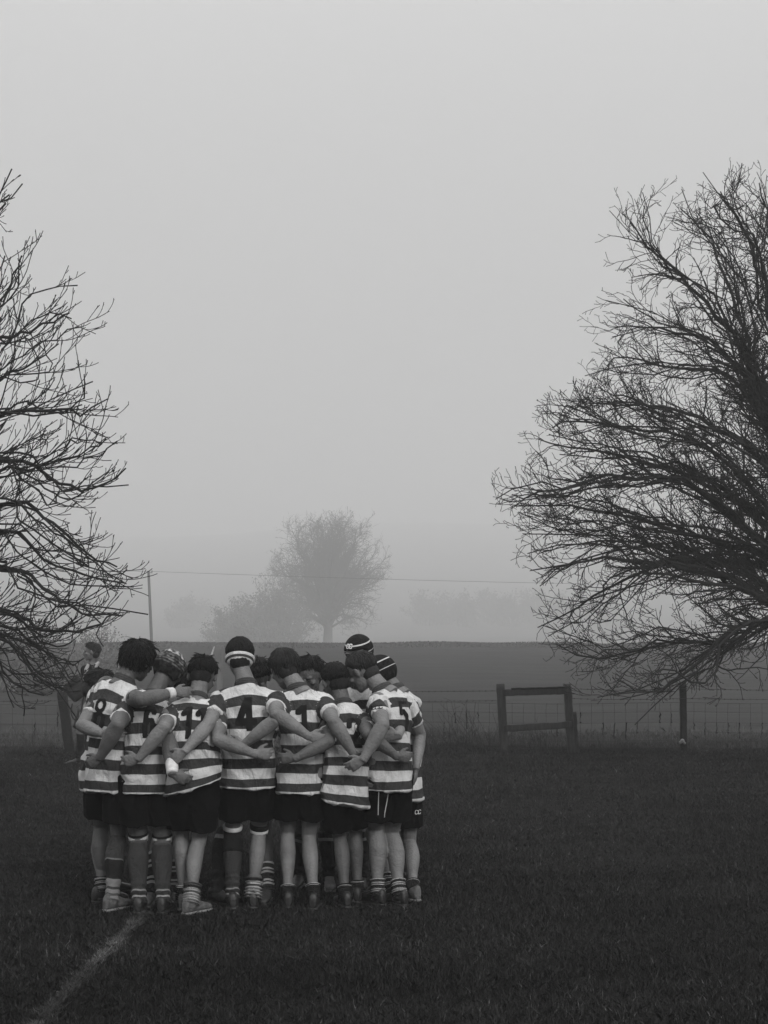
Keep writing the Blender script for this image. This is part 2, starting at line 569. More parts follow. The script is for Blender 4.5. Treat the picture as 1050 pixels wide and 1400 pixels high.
rl = [
    ([(1140, 850), (1060, 846), (1000, 862), (950, 912), (900, 943), (835, 950)], .062, -.9),
    ([(1140, 880), (1050, 822), (975, 787), (880, 768), (800, 764), (725, 780)], .075, -.5),
    ([(1140, 840), (1050, 765), (960, 735), (870, 712), (780, 690), (700, 692)], .06, .5),
    ([(1140, 810), (1045, 715), (950, 655), (860, 628), (780, 610), (735, 600)], .055, 1.0),
    ([(1140, 800), (1050, 640), (960, 575), (870, 550), (800, 552)], .055, -1.1),
    ([(1135, 760), (1045, 570), (985, 480), (905, 450), (840, 448)], .05, .6),
    ([(1130, 740), (1035, 520), (965, 410), (900, 350), (862, 305)], .05, -.4),
    ([(1130, 700), (1040, 560), (1010, 430), (970, 330), (930, 285)], .05, .9),
    ([(1120, 700), (1065, 500), (1035, 360), (1000, 290), (985, 262)], .05, -.8),
    ([(1120, 650), (1085, 450), (1055, 330), (1038, 250)], .045, .3),
    ([(1140, 860), (1050, 800), (950, 762), (860, 790), (790, 828), (735, 858)], .05, .8),
    ([(1140, 830), (1040, 740), (930, 660), (830, 655), (740, 672), (700, 676)], .05, -1.3),
    ([(1140, 870), (1060, 850), (990, 880), (900, 880), (820, 900), (760, 880)], .035, .9),
    ([(1140, 845), (1050, 775), (960, 770), (880, 740), (800, 730), (715, 730)], .04, 1.6),
    ([(1140, 780), (1050, 690), (960, 610), (880, 590), (790, 575), (755, 585)], .04, -1.8),
    ([(1140, 740), (1060, 600), (1000, 520), (930, 500), (860, 490), (830, 500)], .04, 1.6),
    ([(1130, 760), (1180, 600), (1240, 480), (1290, 420)], .05, .4),
    ([(1140, 800), (1220, 700), (1330, 640), (1420, 620)], .06, -.6),
    ([(1140, 840), (1230, 780), (1350, 760), (1460, 770)], .05, .8),
    ([(1125, 680), (1120, 500), (1130, 380), (1120, 270)], .05, 0),
]
rr_ = random.Random(5)
limbs = guided(rl, TY, (1140, 0), rr_, 5, 1.9, 18)
fk = at(1140, 700, TY)
tb = Vector((fk.x, fk.y, 0))
trunk = ([(tb.x + .05, tb.y, -.15), (tb.x, tb.y, .5), (tb.x - .03, tb.y, 1.6), (tb.x, tb.y, 2.4), (tb.x - .02, tb.y, 3.4), tuple(at(1125, 640, TY))],
         [.36, .27, .23, .20, .15, .08])
PR = dict(space=[.225, .15, .12], start=[.15, .12, .15], angle=[(16, 55), (22, 58), (25, 65)], len=[1.1, .46, .17],
          rad=[.017, .0085, .0055], seg=[9, 6, 3], jit=[.17, .19, .2], trop=[.015, .03, .05], tip=.0044, fade=.5,
          ok=lambda q: q[2] < 8.4 and q[2] > .95 + .5 * max(0, 2.6 - q[0]) and q[0] > 1.3 + .42 * abs(q[2] - 3.75))
tree("bare_tree", tb, trunk, limbs, PR, 21, 'dense bare tree with drooping boughs over the wire fence on the right', m_bark)

# ---- left hand tree
LY = 15.5
ll = [
    ([(-200, 760), (0, 690), (60, 705), (120, 760), (160, 775)], .05, -.3),
    ([(-200, 720), (0, 628), (80, 660), (130, 668), (172, 640)], .05, .3),
    ([(-200, 700), (-20, 575), (50, 562), (110, 562), (148, 545)], .05, -.4),
    ([(-200, 680), (-30, 480), (20, 462), (60, 440), (95, 428)], .05, .2),
    ([(-180, 640), (-60, 440), (0, 410), (25, 365)], .045, -.2),
    ([(-160, 600), (-80, 380), (-15, 300), (13, 266)], .04, .2),
    ([(-200, 790), (0, 722), (60, 765), (130, 790), (170, 797)], .04, .5),
    ([(-200, 830), (0, 775), (60, 805), (110, 838), (168, 842)], .05, -.6),
    ([(-200, 860), (0, 838), (60, 862), (120, 858), (160, 838)], .05, .3),
    ([(-200, 880), (-10, 872), (45, 920), (85, 942), (110, 945)], .035, -.2),
    ([(-200, 880), (-20, 850), (50, 885), (90, 905), (115, 900)], .03, .7),
    ([(-190, 700), (-20, 530), (40, 500), (80, 470)], .035, .8),
    ([(-200, 740), (-10, 650), (50, 640), (110, 620), (145, 600)], .035, -.9),
    ([(-200, 890), (-30, 890), (20, 935), (60, 950)], .03, .3),
    ([(-200, 700), (-260, 500), (-330, 380)], .06, .2),
    ([(-200, 760), (-350, 640), (-480, 560)], .06, -.2),
]
rr_ = random.Random(9)
limbs = guided(ll, LY, (-200, 0), rr_, 4, .9, 24, .62)
fk = at(-200, 700, LY); tb = Vector((fk.x, fk.y, 0))
trunk = ([(tb.x - .05, tb.y, -.15), (tb.x, tb.y, .4), (tb.x, tb.y, 1.4), (tb.x + .02, tb.y, 2.4), (tb.x, tb.y, 3.3), tuple(at(-180, 560, LY))],
         [.34, .25, .21, .18, .13, .06])
PL = dict(space=[.25, .16, .16], start=[.15, .15, .3], angle=[(10, 34), (14, 42), (18, 45)], len=[1.0, .36, .11],
          rad=[.0095, .0066, .0056], seg=[9, 6, 3], jit=[.06, .07, .1], trop=[.045, .10, .2], tip=.0046, fade=.55,
          ok=lambda q: 1.08 < q[2] < 6.5 and q[0] < -2.55 - .28 * max(0, q[2] - 4.4) - .62 * max(0, min(1, (2.0 - q[2]) / .35)))
tree("bare_tree", tb, trunk, limbs, PL, 33, 'bare tree with sparse upturned twigs reaching in on the left', m_bark)

# ---- far misty tree
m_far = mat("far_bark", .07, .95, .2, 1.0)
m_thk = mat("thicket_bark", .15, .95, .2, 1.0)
def auto_limbs(base, hfork, n, rmax, top, rnd, shape):
    out = []
    for i in range(n):
        az = i * 2.399 + rnd.uniform(-.3, .3)
        e = rnd.uniform(0, 1) ** 1.15
        z1 = shape(e)
        tipz, tipr = z1
        zf = hfork * rnd.uniform(.75, 1.5)
        p0 = np.array(base) + [0, 0, zf]
        tip = np.array([base[0] + math.cos(az) * tipr, base[1] + math.sin(az) * tipr, base[2] + tipz])
        mid = p0 * .55 + tip * .45 + np.array([0, 0, (tipz - zf) * .1 + tipr * .14])
        mid2 = p0 * .25 + tip * .75 + np.array([0, 0, tipr * .10])
        out.append(([tuple(p0), tuple(mid), tuple(mid2), tuple(tip)], rmax * rnd.uniform(.6, 1), rmax * .12))
    return out

DY = 330
b = at(448, 880, DY); b.z = tz(b.x, DY)
rr_ = random.Random(3)
mpp = DY / FPX     # metres per photo pixel there
def shp(e):
    # crown outline: tip height above ground and radius
    a = math.radians(-38 + 128 * e)
    r = 84 * mpp * abs(math.cos(a)) ** .6
    zc = (880 - 805) * mpp - b.z + EYE
    return (zc + (88 * mpp if a > 0 else 78 * mpp) * math.sin(a), max(r, .3) * rr_.uniform(.5, 1.04) ** .6)
limbs = auto_limbs(tuple(b), 6.0, 84, .34, 18, rr_, shp)
H = 170 * mpp
PF = dict(space=[.9, .65, .7], start=[.35, .15, .2], angle=[(25, 60), (25, 60), (30, 60)], len=[4.0, 2.0, 1.1],
          rad=[.10, .055, .04], seg=[5, 4, 2], jit=[.14, .16, .2], trop=[.05, .05, .05], tip=.03, fade=.05)
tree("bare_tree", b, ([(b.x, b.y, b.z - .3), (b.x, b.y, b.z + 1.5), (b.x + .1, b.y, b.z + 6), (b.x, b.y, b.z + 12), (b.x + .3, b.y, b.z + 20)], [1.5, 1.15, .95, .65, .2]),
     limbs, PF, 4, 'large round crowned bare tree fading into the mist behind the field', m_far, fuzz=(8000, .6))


def bush(name, c, rx, ry, h, n, leafn, seed, label, m, cat='bush', leaf=.05, tip=.004, rad=.02, group=None):
    rnd = random.Random(seed)
    root = empty(name, (c[0], c[1], tz(c[0], c[1])))
    tag(root, label, cat, group)
    z0 = tz(c[0], c[1])
    polys = []
    Pb = dict(space=[h * .09, h * .07], start=[.2, .15], angle=[(20, 60), (25, 65)], len=[h * .32, h * .14],
              rad=[rad * .45, rad * .28], seg=[4, 3], jit=[.18, .2], trop=[.05, .03], tip=tip, fade=.3)
    for i in range(n):
        a = rnd.uniform(0, 6.283); q = rnd.random() ** .5
        ex, ey = math.cos(a) * rx * q, math.sin(a) * ry * q
        hh = h * math.sqrt(max(.1, 1 - q * q * .9)) * rnd.uniform(.75, 1.08)
        p0 = (c[0] + ex * .45, c[1] + ey * .45, z0 - .1)
        pts = smooth_poly([p0, (c[0] + ex * .7, c[1] + ey * .7, z0 + hh * .5), (c[0] + ex, c[1] + ey, z0 + hh)], 8)
        branch(polys, pts, np.linspace(rad, tip * 1.3, len(pts)), 0, Pb, rnd)
    obj("stem", tubes(polys, "stem"), m, root)
    if leafn:
        ends = np.array([p[0][rnd.randrange(1, len(p[0]))] for p in polys])
        k = NR.integers(0, len(ends), leafn)
        P_ = ends[k] + NR.normal(0, leaf * 1.4, (leafn, 3))
        a_ = NR.normal(0, 1, (leafn, 3)); a_ /= np.linalg.norm(a_, axis=1, keepdims=True)
        b_ = np.cross(a_, NR.normal(0, 1, (leafn, 3))); b_ /= np.linalg.norm(b_, axis=1, keepdims=True)
        s_ = NR.uniform(.5, 1.2, (leafn, 1)) * leaf
        V = np.stack([P_ - a_ * s_, P_ + b_ * s_ * .45, P_ + a_ * s_, P_ - b_ * s_ * .45], 1).reshape(-1, 3)
        Qf = np.arange(leafn * 4).reshape(-1, 4)
        obj("foliage", fast_mesh("foliage", V, Qf, False), m, root)
    return root


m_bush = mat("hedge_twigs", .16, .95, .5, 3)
bx = at(372, 880, 318)
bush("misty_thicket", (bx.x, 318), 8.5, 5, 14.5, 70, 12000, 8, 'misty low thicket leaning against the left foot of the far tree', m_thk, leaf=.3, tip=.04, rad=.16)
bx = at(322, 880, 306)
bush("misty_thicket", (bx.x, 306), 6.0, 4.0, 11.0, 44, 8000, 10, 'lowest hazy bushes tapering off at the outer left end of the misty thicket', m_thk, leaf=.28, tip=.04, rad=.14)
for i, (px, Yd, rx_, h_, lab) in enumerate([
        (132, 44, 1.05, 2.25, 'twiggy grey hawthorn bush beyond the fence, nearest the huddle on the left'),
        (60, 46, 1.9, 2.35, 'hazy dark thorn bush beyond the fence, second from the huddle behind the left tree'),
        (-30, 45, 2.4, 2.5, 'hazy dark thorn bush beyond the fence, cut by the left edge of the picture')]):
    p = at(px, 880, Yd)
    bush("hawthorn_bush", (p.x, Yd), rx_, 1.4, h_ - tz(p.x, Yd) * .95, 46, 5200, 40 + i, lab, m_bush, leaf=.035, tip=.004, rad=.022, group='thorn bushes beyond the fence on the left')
# far treeline on the hill slope, each crown a bush-like bare tree
rr_ = random.Random(12)
far_specs = [(585, 640), (612, 650), (640, 630), (668, 660), (700, 640), (735, 650), (770, 630), (820, 640), (30, 620), (110, 640), (265, 650), (245, 630)]
pos_words = ['just right of the large misty tree', 'second right of the large misty tree', 'third right of the large misty tree', 'fourth right of the large misty tree',
             'behind the left fringe of the right tree', 'behind the inner twigs of the right tree', 'behind the lower boughs of the right tree', 'behind the thick limbs of the right tree',
             'behind the twigs at the left picture edge', 'behind the twig tips of the left tree', 'just right of the wooden pole', 'close above the thicket beside the wooden pole']
for i, (px, Yd) in enumerate(far_specs):
    p = at(px, 880, Yd)
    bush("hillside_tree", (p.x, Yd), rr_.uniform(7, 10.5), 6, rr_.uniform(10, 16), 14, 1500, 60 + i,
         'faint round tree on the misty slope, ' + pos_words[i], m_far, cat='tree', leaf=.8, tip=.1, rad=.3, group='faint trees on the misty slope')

# ---------------------------------------------------------------- telegraph pole and wire
m_wood = mat("weathered_wood", .038, .9, .35, 6, .5, 60, .2, (6, 6, 1))
m_polew = mat("pole_wood", .03, .9, .3, 3)
PY = 190
p = at(203, 782, PY); g = at(207, 880, PY)
zt = p.z; zb = tz(g.x, PY)
pole = empty("telegraph_pole", (g.x, PY, zb)); tag(pole, 'slim wooden telegraph pole standing in the misty dip left of the far tree', 'pole')
obj("shaft", tubes([(np.array([[g.x + .05, PY, zb - .3], [g.x, PY, (zt + zb) / 2], [p.x, PY, zt + .15]]), np.array([.24, .2, .16]), 8)], "shaft"), m_polew, pole)
mb = MB(); mb.ball(Vector((p.x + .45, PY, zt + .1)), .09); mb.limb([Vector((p.x + .45, PY, zt - .1)), Vector((p.x + .45, PY, zt + .1))], [.03, .03]); mb.limb([Vector((p.x - .1, PY, zt - .1)), Vector((p.x + .5, PY, zt - .1))], [.05, .05])
obj("insulator_bracket", mb.mesh("ib"), m_polew, pole)
w0, w1, w2 = at(-60, 770, 186), at(203, 781, PY), at(1100, 802, 205)
wp = []
for a_, b_, s_ in ((w0, w1, .25), (w1, w2, .35)):
    for t in np.linspace(0, 1, 26):
        q = a_.lerp(b_, t); wp.append((q.x, q.y, q.z - s_ * 4 * t * (1 - t)))
m_wire = mat("dull_wire", .012, .6, .1)
tag(obj("overhead_wire", tubes([(np.array(wp), np.full(len(wp), .021), 4)], "wire"), m_wire),
    'thin overhead line crossing the mist from the telegraph pole', 'wire')

# ---------------------------------------------------------------- wire fence
def rail(mbx, a, b, w, d):
    """square timber from a to b, w across (view), d deep"""
    dirv = (b - a).normalized()
    side = Vector((0, 1, 0)).cross(dirv).normalized()
    dep = dirv.cross(side)
    mbx.loft([a, a.lerp(b, .5), b], [side] * 3, [dep] * 3, [w * .5 * 1.38] * 3, [d * .5 * 1.38] * 3, 4)


def timber(name, a, b, w, d, m, parent, seed=0):
    """subdivided rough-sawn timber"""
    rnd = random.Random(seed)
    dirv = (b - a).normalized()
    ref = Vector((0, 1, 0))
    side = ref.cross(dirv).normalized(); dep = dirv.cross(side)
    n = 14
    C, rU, rW = [], [], []
    for i in range(n + 1):
        t = i / n
        C.append(a.lerp(b, t) + side * rnd.gauss(0, .0025) + dep * rnd.gauss(0, .0025))
        k = 1 + rnd.gauss(0, .02)
        if i in (0, n): k *= .94
        rU.append(w * .5 * k); rW.append(d * .5 * k)
    mbx = MB(); mbx.loft(C, [side] * (n + 1), [dep] * (n + 1), rU, rW, 16, .28)
    return obj(name, mbx.mesh(name), m, parent)


fence = empty("wire_fence", (0, FY, 0)); tag(fence, 'stock fence of barbed wire and square netting on wooden posts', 'fence')
for px, topy, lean, wpx in ((88, 946, 9, 13), (934, 932, 1, 9), (1205, 936, -2, 9), (-120, 940, 3, 10)):
    a = at(px + lean, 1033, FY); a.z = -.1
    timber("post", a, at(px - lean * .4, topy, FY), wpx / 85.7, .1, m_wood if px not in (934, 88) else m_bark, fence, int(px))
mb = MB(); mb.ball(at(933, 1013, FY - .06), .036); mb.ball(at(930, 1015, FY - .06), .026); mb.ball(at(936, 1016, FY - .06), .022)
o = obj("lichen_clump", mb.fused("lichen", .008, 1), mat("pale_lichen", .2, .9, .3, 60), fence)
spans = [(-260, 88), (88, 686), (781, 934), (934, 1205), (686, 781)]
bw = []; net = []
rr_ = random.Random(2)
for k, py in enumerate((941.5, 955)):
    for (a_, b_) in spans[:4]:
        m_ = 28
        pts = []
        for t in np.linspace(0, 1, m_):
            q = at(a_ + (b_ - a_) * t, py + 1.5 * math.sin(math.pi * t) * (1 if k else 1.4) + (3 if a_ < 600 else 0), FY - .05)
            pts.append((q.x, q.y, q.z))
        bw.append((np.array(pts), np.full(m_, .0036), 4))
        L = abs(b_ - a_) / 85.7
        for j in range(int(L / .1)):
            t = (j + .5) / int(L / .1)
            q = at(a_ + (b_ - a_) * t, py + 1.5 * math.sin(math.pi * t) * (1 if k else 1.4) + (3 if a_ < 600 else 0), FY - .05)
            for s_ in (1, -1):
                dx = rr_.uniform(.006, .014)
                bw.append((np.array([(q.x - dx, q.y, q.z - s_ * .014), (q.x + dx, q.y - .004, q.z + s_ * .014)]), np.array([.0028, .0014]), 3))
obj("barbed_wire", tubes(bw, "bw"), m_wire, fence)
zs = [.80, .655, .49, .335, .20, .09]
for z in zs:
    pts = [(x, FY - .03, z + .012 * math.sin(x * 1.7) - (.03 if x < -.2 else 0)) for x in np.arange(-9, 9, .4)]
    net.append((np.array(pts), np.full(len(pts), .0034), 3))
x = -9
while x < 9:
    dz = -.03 if x < -.2 else 0
    pts = [(x + rr_.gauss(0, .004), FY - .028, z + dz) for z in zs]
    net.append((np.array(pts), np.full(len(pts), .0030), 3))
    x += .181
obj("wire_netting", tubes(net, "net"), m_wire, fence)
snag = []
x = -9
while x < 9:
    if rr_.random() < (.85 if x > 3.6 or -1 < x < 1.5 else .45):
        z1 = rr_.choice([.655, .49, .49]); z0 = z1 - rr_.uniform(.08, .3)
        k = 6
        zz = np.linspace(z1, z0, k)
        pts = np.stack([x + np.array([rr_.gauss(0, .007) for _ in range(k)]), np.full(k, FY - .034), zz], -1)
        snag.append((pts, np.array([abs(rr_.gauss(.006, .003)) + .002 for _ in range(k)]), 5))
        if rr_.random() < .6:
            snag.append((np.array([(x - .016, FY - .04, z1 - .16), (x, FY - .04, z1 - .155), (x + .017, FY - .04, z1 - .163)]), np.array([.004, .014, .004]), 5))
    x += .181
obj("snagged_grass", tubes(snag, "snag"), m_bark, fence)["kind"] = "stuff"

# wooden rail frame (two posts, two rails)
fr = empty("wooden_rail_frame", at(733, 1026, FY - .12)); fr.location.z = 0
tag(fr, 'weathered wooden frame of two posts and two rails set in the wire fence', 'fence rail')
fy = FY - .12
timber("post", at(690, 1036, fy), at(684, 935, fy), .135, .13, m_wood, fr, 1)
timber("post", at(782, 1036, fy), at(775.5, 935, fy), .125, .13, m_wood, fr, 2)
timber("brace_post", at(788, 1036, fy + .08), at(784, 973, fy + .08), .09, .1, m_wood, fr, 3)
timber("rail", at(688, 947, fy - .085), at(777, 944.5, fy - .085), .105, .04, m_wood, fr, 4)
timber("rail", at(689, 996.5, fy - .085), at(782, 990.5, fy - .085), .11, .04, m_wood, fr, 5)
timber("capping", at(699, 941.8, fy - .07), at(776, 939.8, fy - .07), .03, .09, m_bark, fr, 6)

# tall dead stalks and dock stems by the fence
rr_ = random.Random(14)
m_stalk = mat("dead_stalk", .03, .9, .3)
groups = {}
for gi_, (px, n_, hmax, lab) in enumerate([(628, 26, .85, 'clump of leaning dead stalks left of the wooden rail frame'),
                                          (592, 14, .6, 'lower tangle of dead stalks in the fence beside the huddle'),
                                          (672, 12, .75, 'upright dead stems against the left post of the wooden rail frame'),
                                          (742, 12, .5, 'thin dead stems rising under the rails of the wooden frame'),
                                          (905, 7, .35, 'short dead stems at the foot of the dark post'),
                                          (40, 12, .5, 'thin dead stems in the netting under the left tree')]):
    polys = []
    c = at(px, 1030, FY - .15)
    for i in range(n_):
        x0 = c.x + rr_.gauss(0, .2 if n_ > 12 else .1); y0 = FY - .05 + rr_.gauss(0, .15)
        h = hmax * rr_.uniform(.45, 1); le = rr_.gauss(-.32, .28) * h
        pts = smooth_poly([(x0, y0, -.02), (x0 + le * .35, y0, h * .5), (x0 + le, y0 + rr_.gauss(0, .05), h)], 8)
        polys.append((pts, np.linspace(.006, .0025, len(pts)), 4))
        for j in range(rr_.randrange(1, 5)):
            q = pts[rr_.randrange(3, len(pts))]
            e2 = q + np.array([rr_.gauss(0, .07), rr_.gauss(0, .03), rr_.uniform(.02, .1)])
            polys.append((np.array([q, (q + e2) / 2 + [0, 0, .01], e2]), np.array([.003, .0026, .002]), 3))
    tag(obj("dead_stalks", tubes(polys, "stalks"), m_stalk), lab, 'dead plant', 'clumps of dead stalks along the fence')

# pale board post seen between the heads of the huddle
pb = empty("marker_post", at(297, 1030, 24.6)); pb.location.z = 0
tag(pb, 'pale tapered marker post seen between the heads of players 11 and 4', 'post')
m_pb = mat("pale_board", .13, .8, .2, 5); m_pl = mat("light_board_edge", .4, .8, .1, 5)
y_ = 24.6
def slab(name, pts, y0, y1, m):
    a = [at(x, y, y_) for x, y in pts]
    V = [Vector((q.x, y0, q.z)) for q in a] + [Vector((q.x, y1, q.z)) for q in a]
    n = len(a)
    F = [tuple(range(n)), tuple(range(2 * n - 1, n - 1, -1))] + [(i, n + i, n + (i + 1) % n, (i + 1) % n) for i in range(n)]
    me = bpy.data.meshes.new(name); me.from_pydata(V, [], F); me.update()
    return obj(name, me, m, pb)
slab("board", [(294, 883), (303, 882), (304.5, 1034), (296, 1034), (296.5, 899), (290, 898)], y_, y_ + .09, m_pb)
slab("edge_strip", [(292.5, 884), (294, 883), (289.8, 898), (287, 898)], y_ - .02, y_ + .07, m_pl)
# ---------------------------------------------------------------- people
def skin_mat(name, base):
    m = mat(name, base, .55, .32, 7, .4, 70, .35)
    return m


SK_L, SK_M, SK_D = skin_mat("fair_skin", .12), skin_mat("tanned_skin", .07), skin_mat("dark_skin", .05)
m_hair = mat("dark_hair", .006, .65, .5, 60, .5, 200, .2)
m_hairb = mat("brown_hair", .015, .65, .5, 60, .5, 200, .25)
m_short = mat("black_shorts", .004, .95, .3, 12, .3, 30, .05)
m_num = mat("black_number", .006, .8, .2, 20, 0, 1, .15)
m_blackc = mat("black_cloth", .008, .9, .3, 14, .3, 60, .12)
m_white = mat("white_cloth", .62, .85, .1, 20, .2, 80, .2)
m_tape = mat("white_tape", .5, .8, .2, 30, .3, 100, .2)
m_boot = mat("black_boot", .012, .5, .4, 18, .3, 60, .4)
m_boot2 = mat("pale_muddy_boot", .08, .7, .55, 22, .4, 60, .3)
m_grey = mat("grey_cloth", .16, .9, .2, 16, .3, 60, .15)
m_coat = mat("dark_coat", .02, .9, .3, 9, .3, 50, .15)
m_eye = mat("eye", .02, .3, .1, 5)
m_metal = mat("stud_metal", .6, .25, .1, 5)
m_skinleg = None

DK, WH = .034, .49
JSTOPS = [(0, DK), (.045, WH), (.155, DK), (.245, WH), (.345, DK), (.445, WH), (.545, DK), (.625, WH), (.705, DK), (.79, WH), (.88, DK), (.955, WH)]
m_jersey = band_mat("hooped_jersey", JSTOPS)
m_sleeve = band_mat("jersey_sleeve", [(0, WH), (.30, DK), (.92, WH)])
m_collar = mat("jersey_collar", .034, .9, .2, 20)
m_sockR = band_mat("ringed_sock", [(0, .35), (.06, .02), (.2, .4), (.26, .03), (.32, .35), (.38, .02), (.6, .4), (.66, .02), (.72, .35), (.78, .02)])
m_sockB = band_mat("black_sock", [(0, .012), (.12, .3), (.18, .015)])
m_sockW = band_mat("pale_sock", [(0, .05), (.1, .3), (.3, .05), (.4, .32), (.62, .12), (.7, .3)])
m_headb = band_mat("striped_headband", [(0, .6), (.32, .05), (.62, .6)])
m_cap = band_mat("black_scrum_cap", [(0, .008), (.25, .45), (.29, .008), (.54, .4), (.57, .008)])


def ik(S, W, hint, l1, l2):
    """elbow / knee position between S and W, bent towards hint"""
    d = W - S
    D = d.length
    if D > (l1 + l2) * .995:
        k = D / ((l1 + l2) * .995); l1 *= k; l2 *= k
    D = max(D, abs(l1 - l2) * 1.05)
    n = d.normalized()
    a = (l1 * l1 - l2 * l2 + D * D) / (2 * D)
    h = math.sqrt(max(l1 * l1 - a * a, 0))
    v = hint - S; v -= n * v.dot(n)
    if v.length < 1e-4: v = n.orthogonal()
    return S + n * a + v.normalized() * h


def bez(a, b, c, d, t):
    s = 1 - t
    return a * s ** 3 + b * 3 * s * s * t + c * 3 * s * t * t + d * t ** 3


def rot_frame(fwd, up=Vector((0, 0, 1))):
    """3x3 with columns right, forward, up"""
    f = fwd.normalized(); r = f.cross(up)
    if r.length < 1e-3: r = Vector((1, 0, 0))
    r.normalize(); u = r.cross(f)
    return Matrix((r, f, u)).transposed()


def hand_geo(mb, W, dirv, palm, sgn, curl=.5, scale=1.0, thumb_out=.7):
    """hand from wrist W along dirv, palm facing 'palm'; sgn +1 = thumb towards dirv x palm"""
    f = dirv.normalized(); p = (palm - f * palm.dot(f)).normalized(); t = f.cross(p) * sgn
    s = scale
    c = W + f * .045 * s
    M = Matrix((t, f, p)).transposed()
    mb.loft([W - f * .02, W + f * .01 * s, W + f * .045 * s, W + f * .085 * s, W + f * .098 * s], [t] * 5, [p] * 5,
            [.025 * s, .027 * s, .038 * s, .040 * s, .034 * s], [.019 * s, .017 * s, .016 * s, .013 * s, .010 * s], 14)
    for i, (o, L) in enumerate(((.030, .070), (.010, .080), (-.011, .074), (-.031, .058))):
        b = W + f * (.086 - .006 * abs(i - 1)) * s + t * o * s
        spread = (o * 2.2)
        d0 = (f + t * spread).normalized()
        c1 = curl * (.6 + .15 * i)
        pts = [b - f * .02 * s]
        q = b; ang = c1 * .5
        for j, frac in enumerate((.45, .32, .23)):
            d1 = (d0 * math.cos(ang) + p * math.sin(ang)).normalized()
            pts.append(q)
            q = q + d1 * L * frac * s
            ang += c1
        pts.append(q)
        mb.limb(pts, [.0095 * s, .0092 * s, .0086 * s, .0080 * s, .0066 * s], p, 1, 8)
        mb.ball(q, .0062 * s, None, 5)
    b = W + f * .022 * s + t * .022 * s
    d0 = (f * (1 - thumb_out * .5) + t * thumb_out + p * .25).normalized()
    d1 = (f * .9 + t * .35 + p * .35).normalized()
    mb.limb([b - d0 * .01, b + d0 * .035 * s, b + d0 * .035 * s + d1 * .028 * s, b + d0 * .035 * s + d1 * .05 * s], [.0135 * s, .012 * s, .0105 * s, .0075 * s], p, 1, 8)


def head_geo(mb, H, M, s=1.0):
    """head centre H, frame M (right, forward, up)"""
    X, Yv, Zv = M.col[0], M.col[1], M.col[2]
    A = lambda x, y, z: H + (X * x + Yv * y + Zv * z) * s
    mb.ball(A(0, -.012, .02), (.074 * s, .092 * s, .088 * s), M, 14)
    mb.ball(A(0, .02, -.03), (.062 * s, .068 * s, .075 * s), M, 12)
    mb.ball(A(0, .045, -.07), (.043 * s, .042 * s, .034 * s), M, 10)
    mb.ball(A(0, .066, -.09), (.02 * s, .017 * s, .016 * s), M, 8)          # chin
    mb.limb([A(0, .084, .012), A(0, .098, -.012), A(0, .108, -.026), A(0, .092, -.034)], [.008 * s, .010 * s, .013 * s, .010 * s], X, 1, 8)   # nose
    mb.ball(A(0, .090, -.052), (.022 * s, .010 * s, .006 * s), M, 6)        # lips
    mb.ball(A(0, .087, -.062), (.019 * s, .010 * s, .006 * s), M, 6)
    for sx in (-1, 1):
        mb.ball(A(sx * .030, .076, .022), (.023 * s, .013 * s, .007 * s), M, 6)   # brow
        mb.ball(A(sx * .044, .062, -.018), (.020 * s, .020 * s, .016 * s), M, 6)  # cheek
        E = Matrix((X, Yv, Zv)).transposed() @ Matrix.Rotation(sx * .5, 3, 'Z')
        mb.ball(A(sx * .079, -.002, -.008), (.009 * s, .019 * s, .031 * s), E, 8)  # ear
    return A


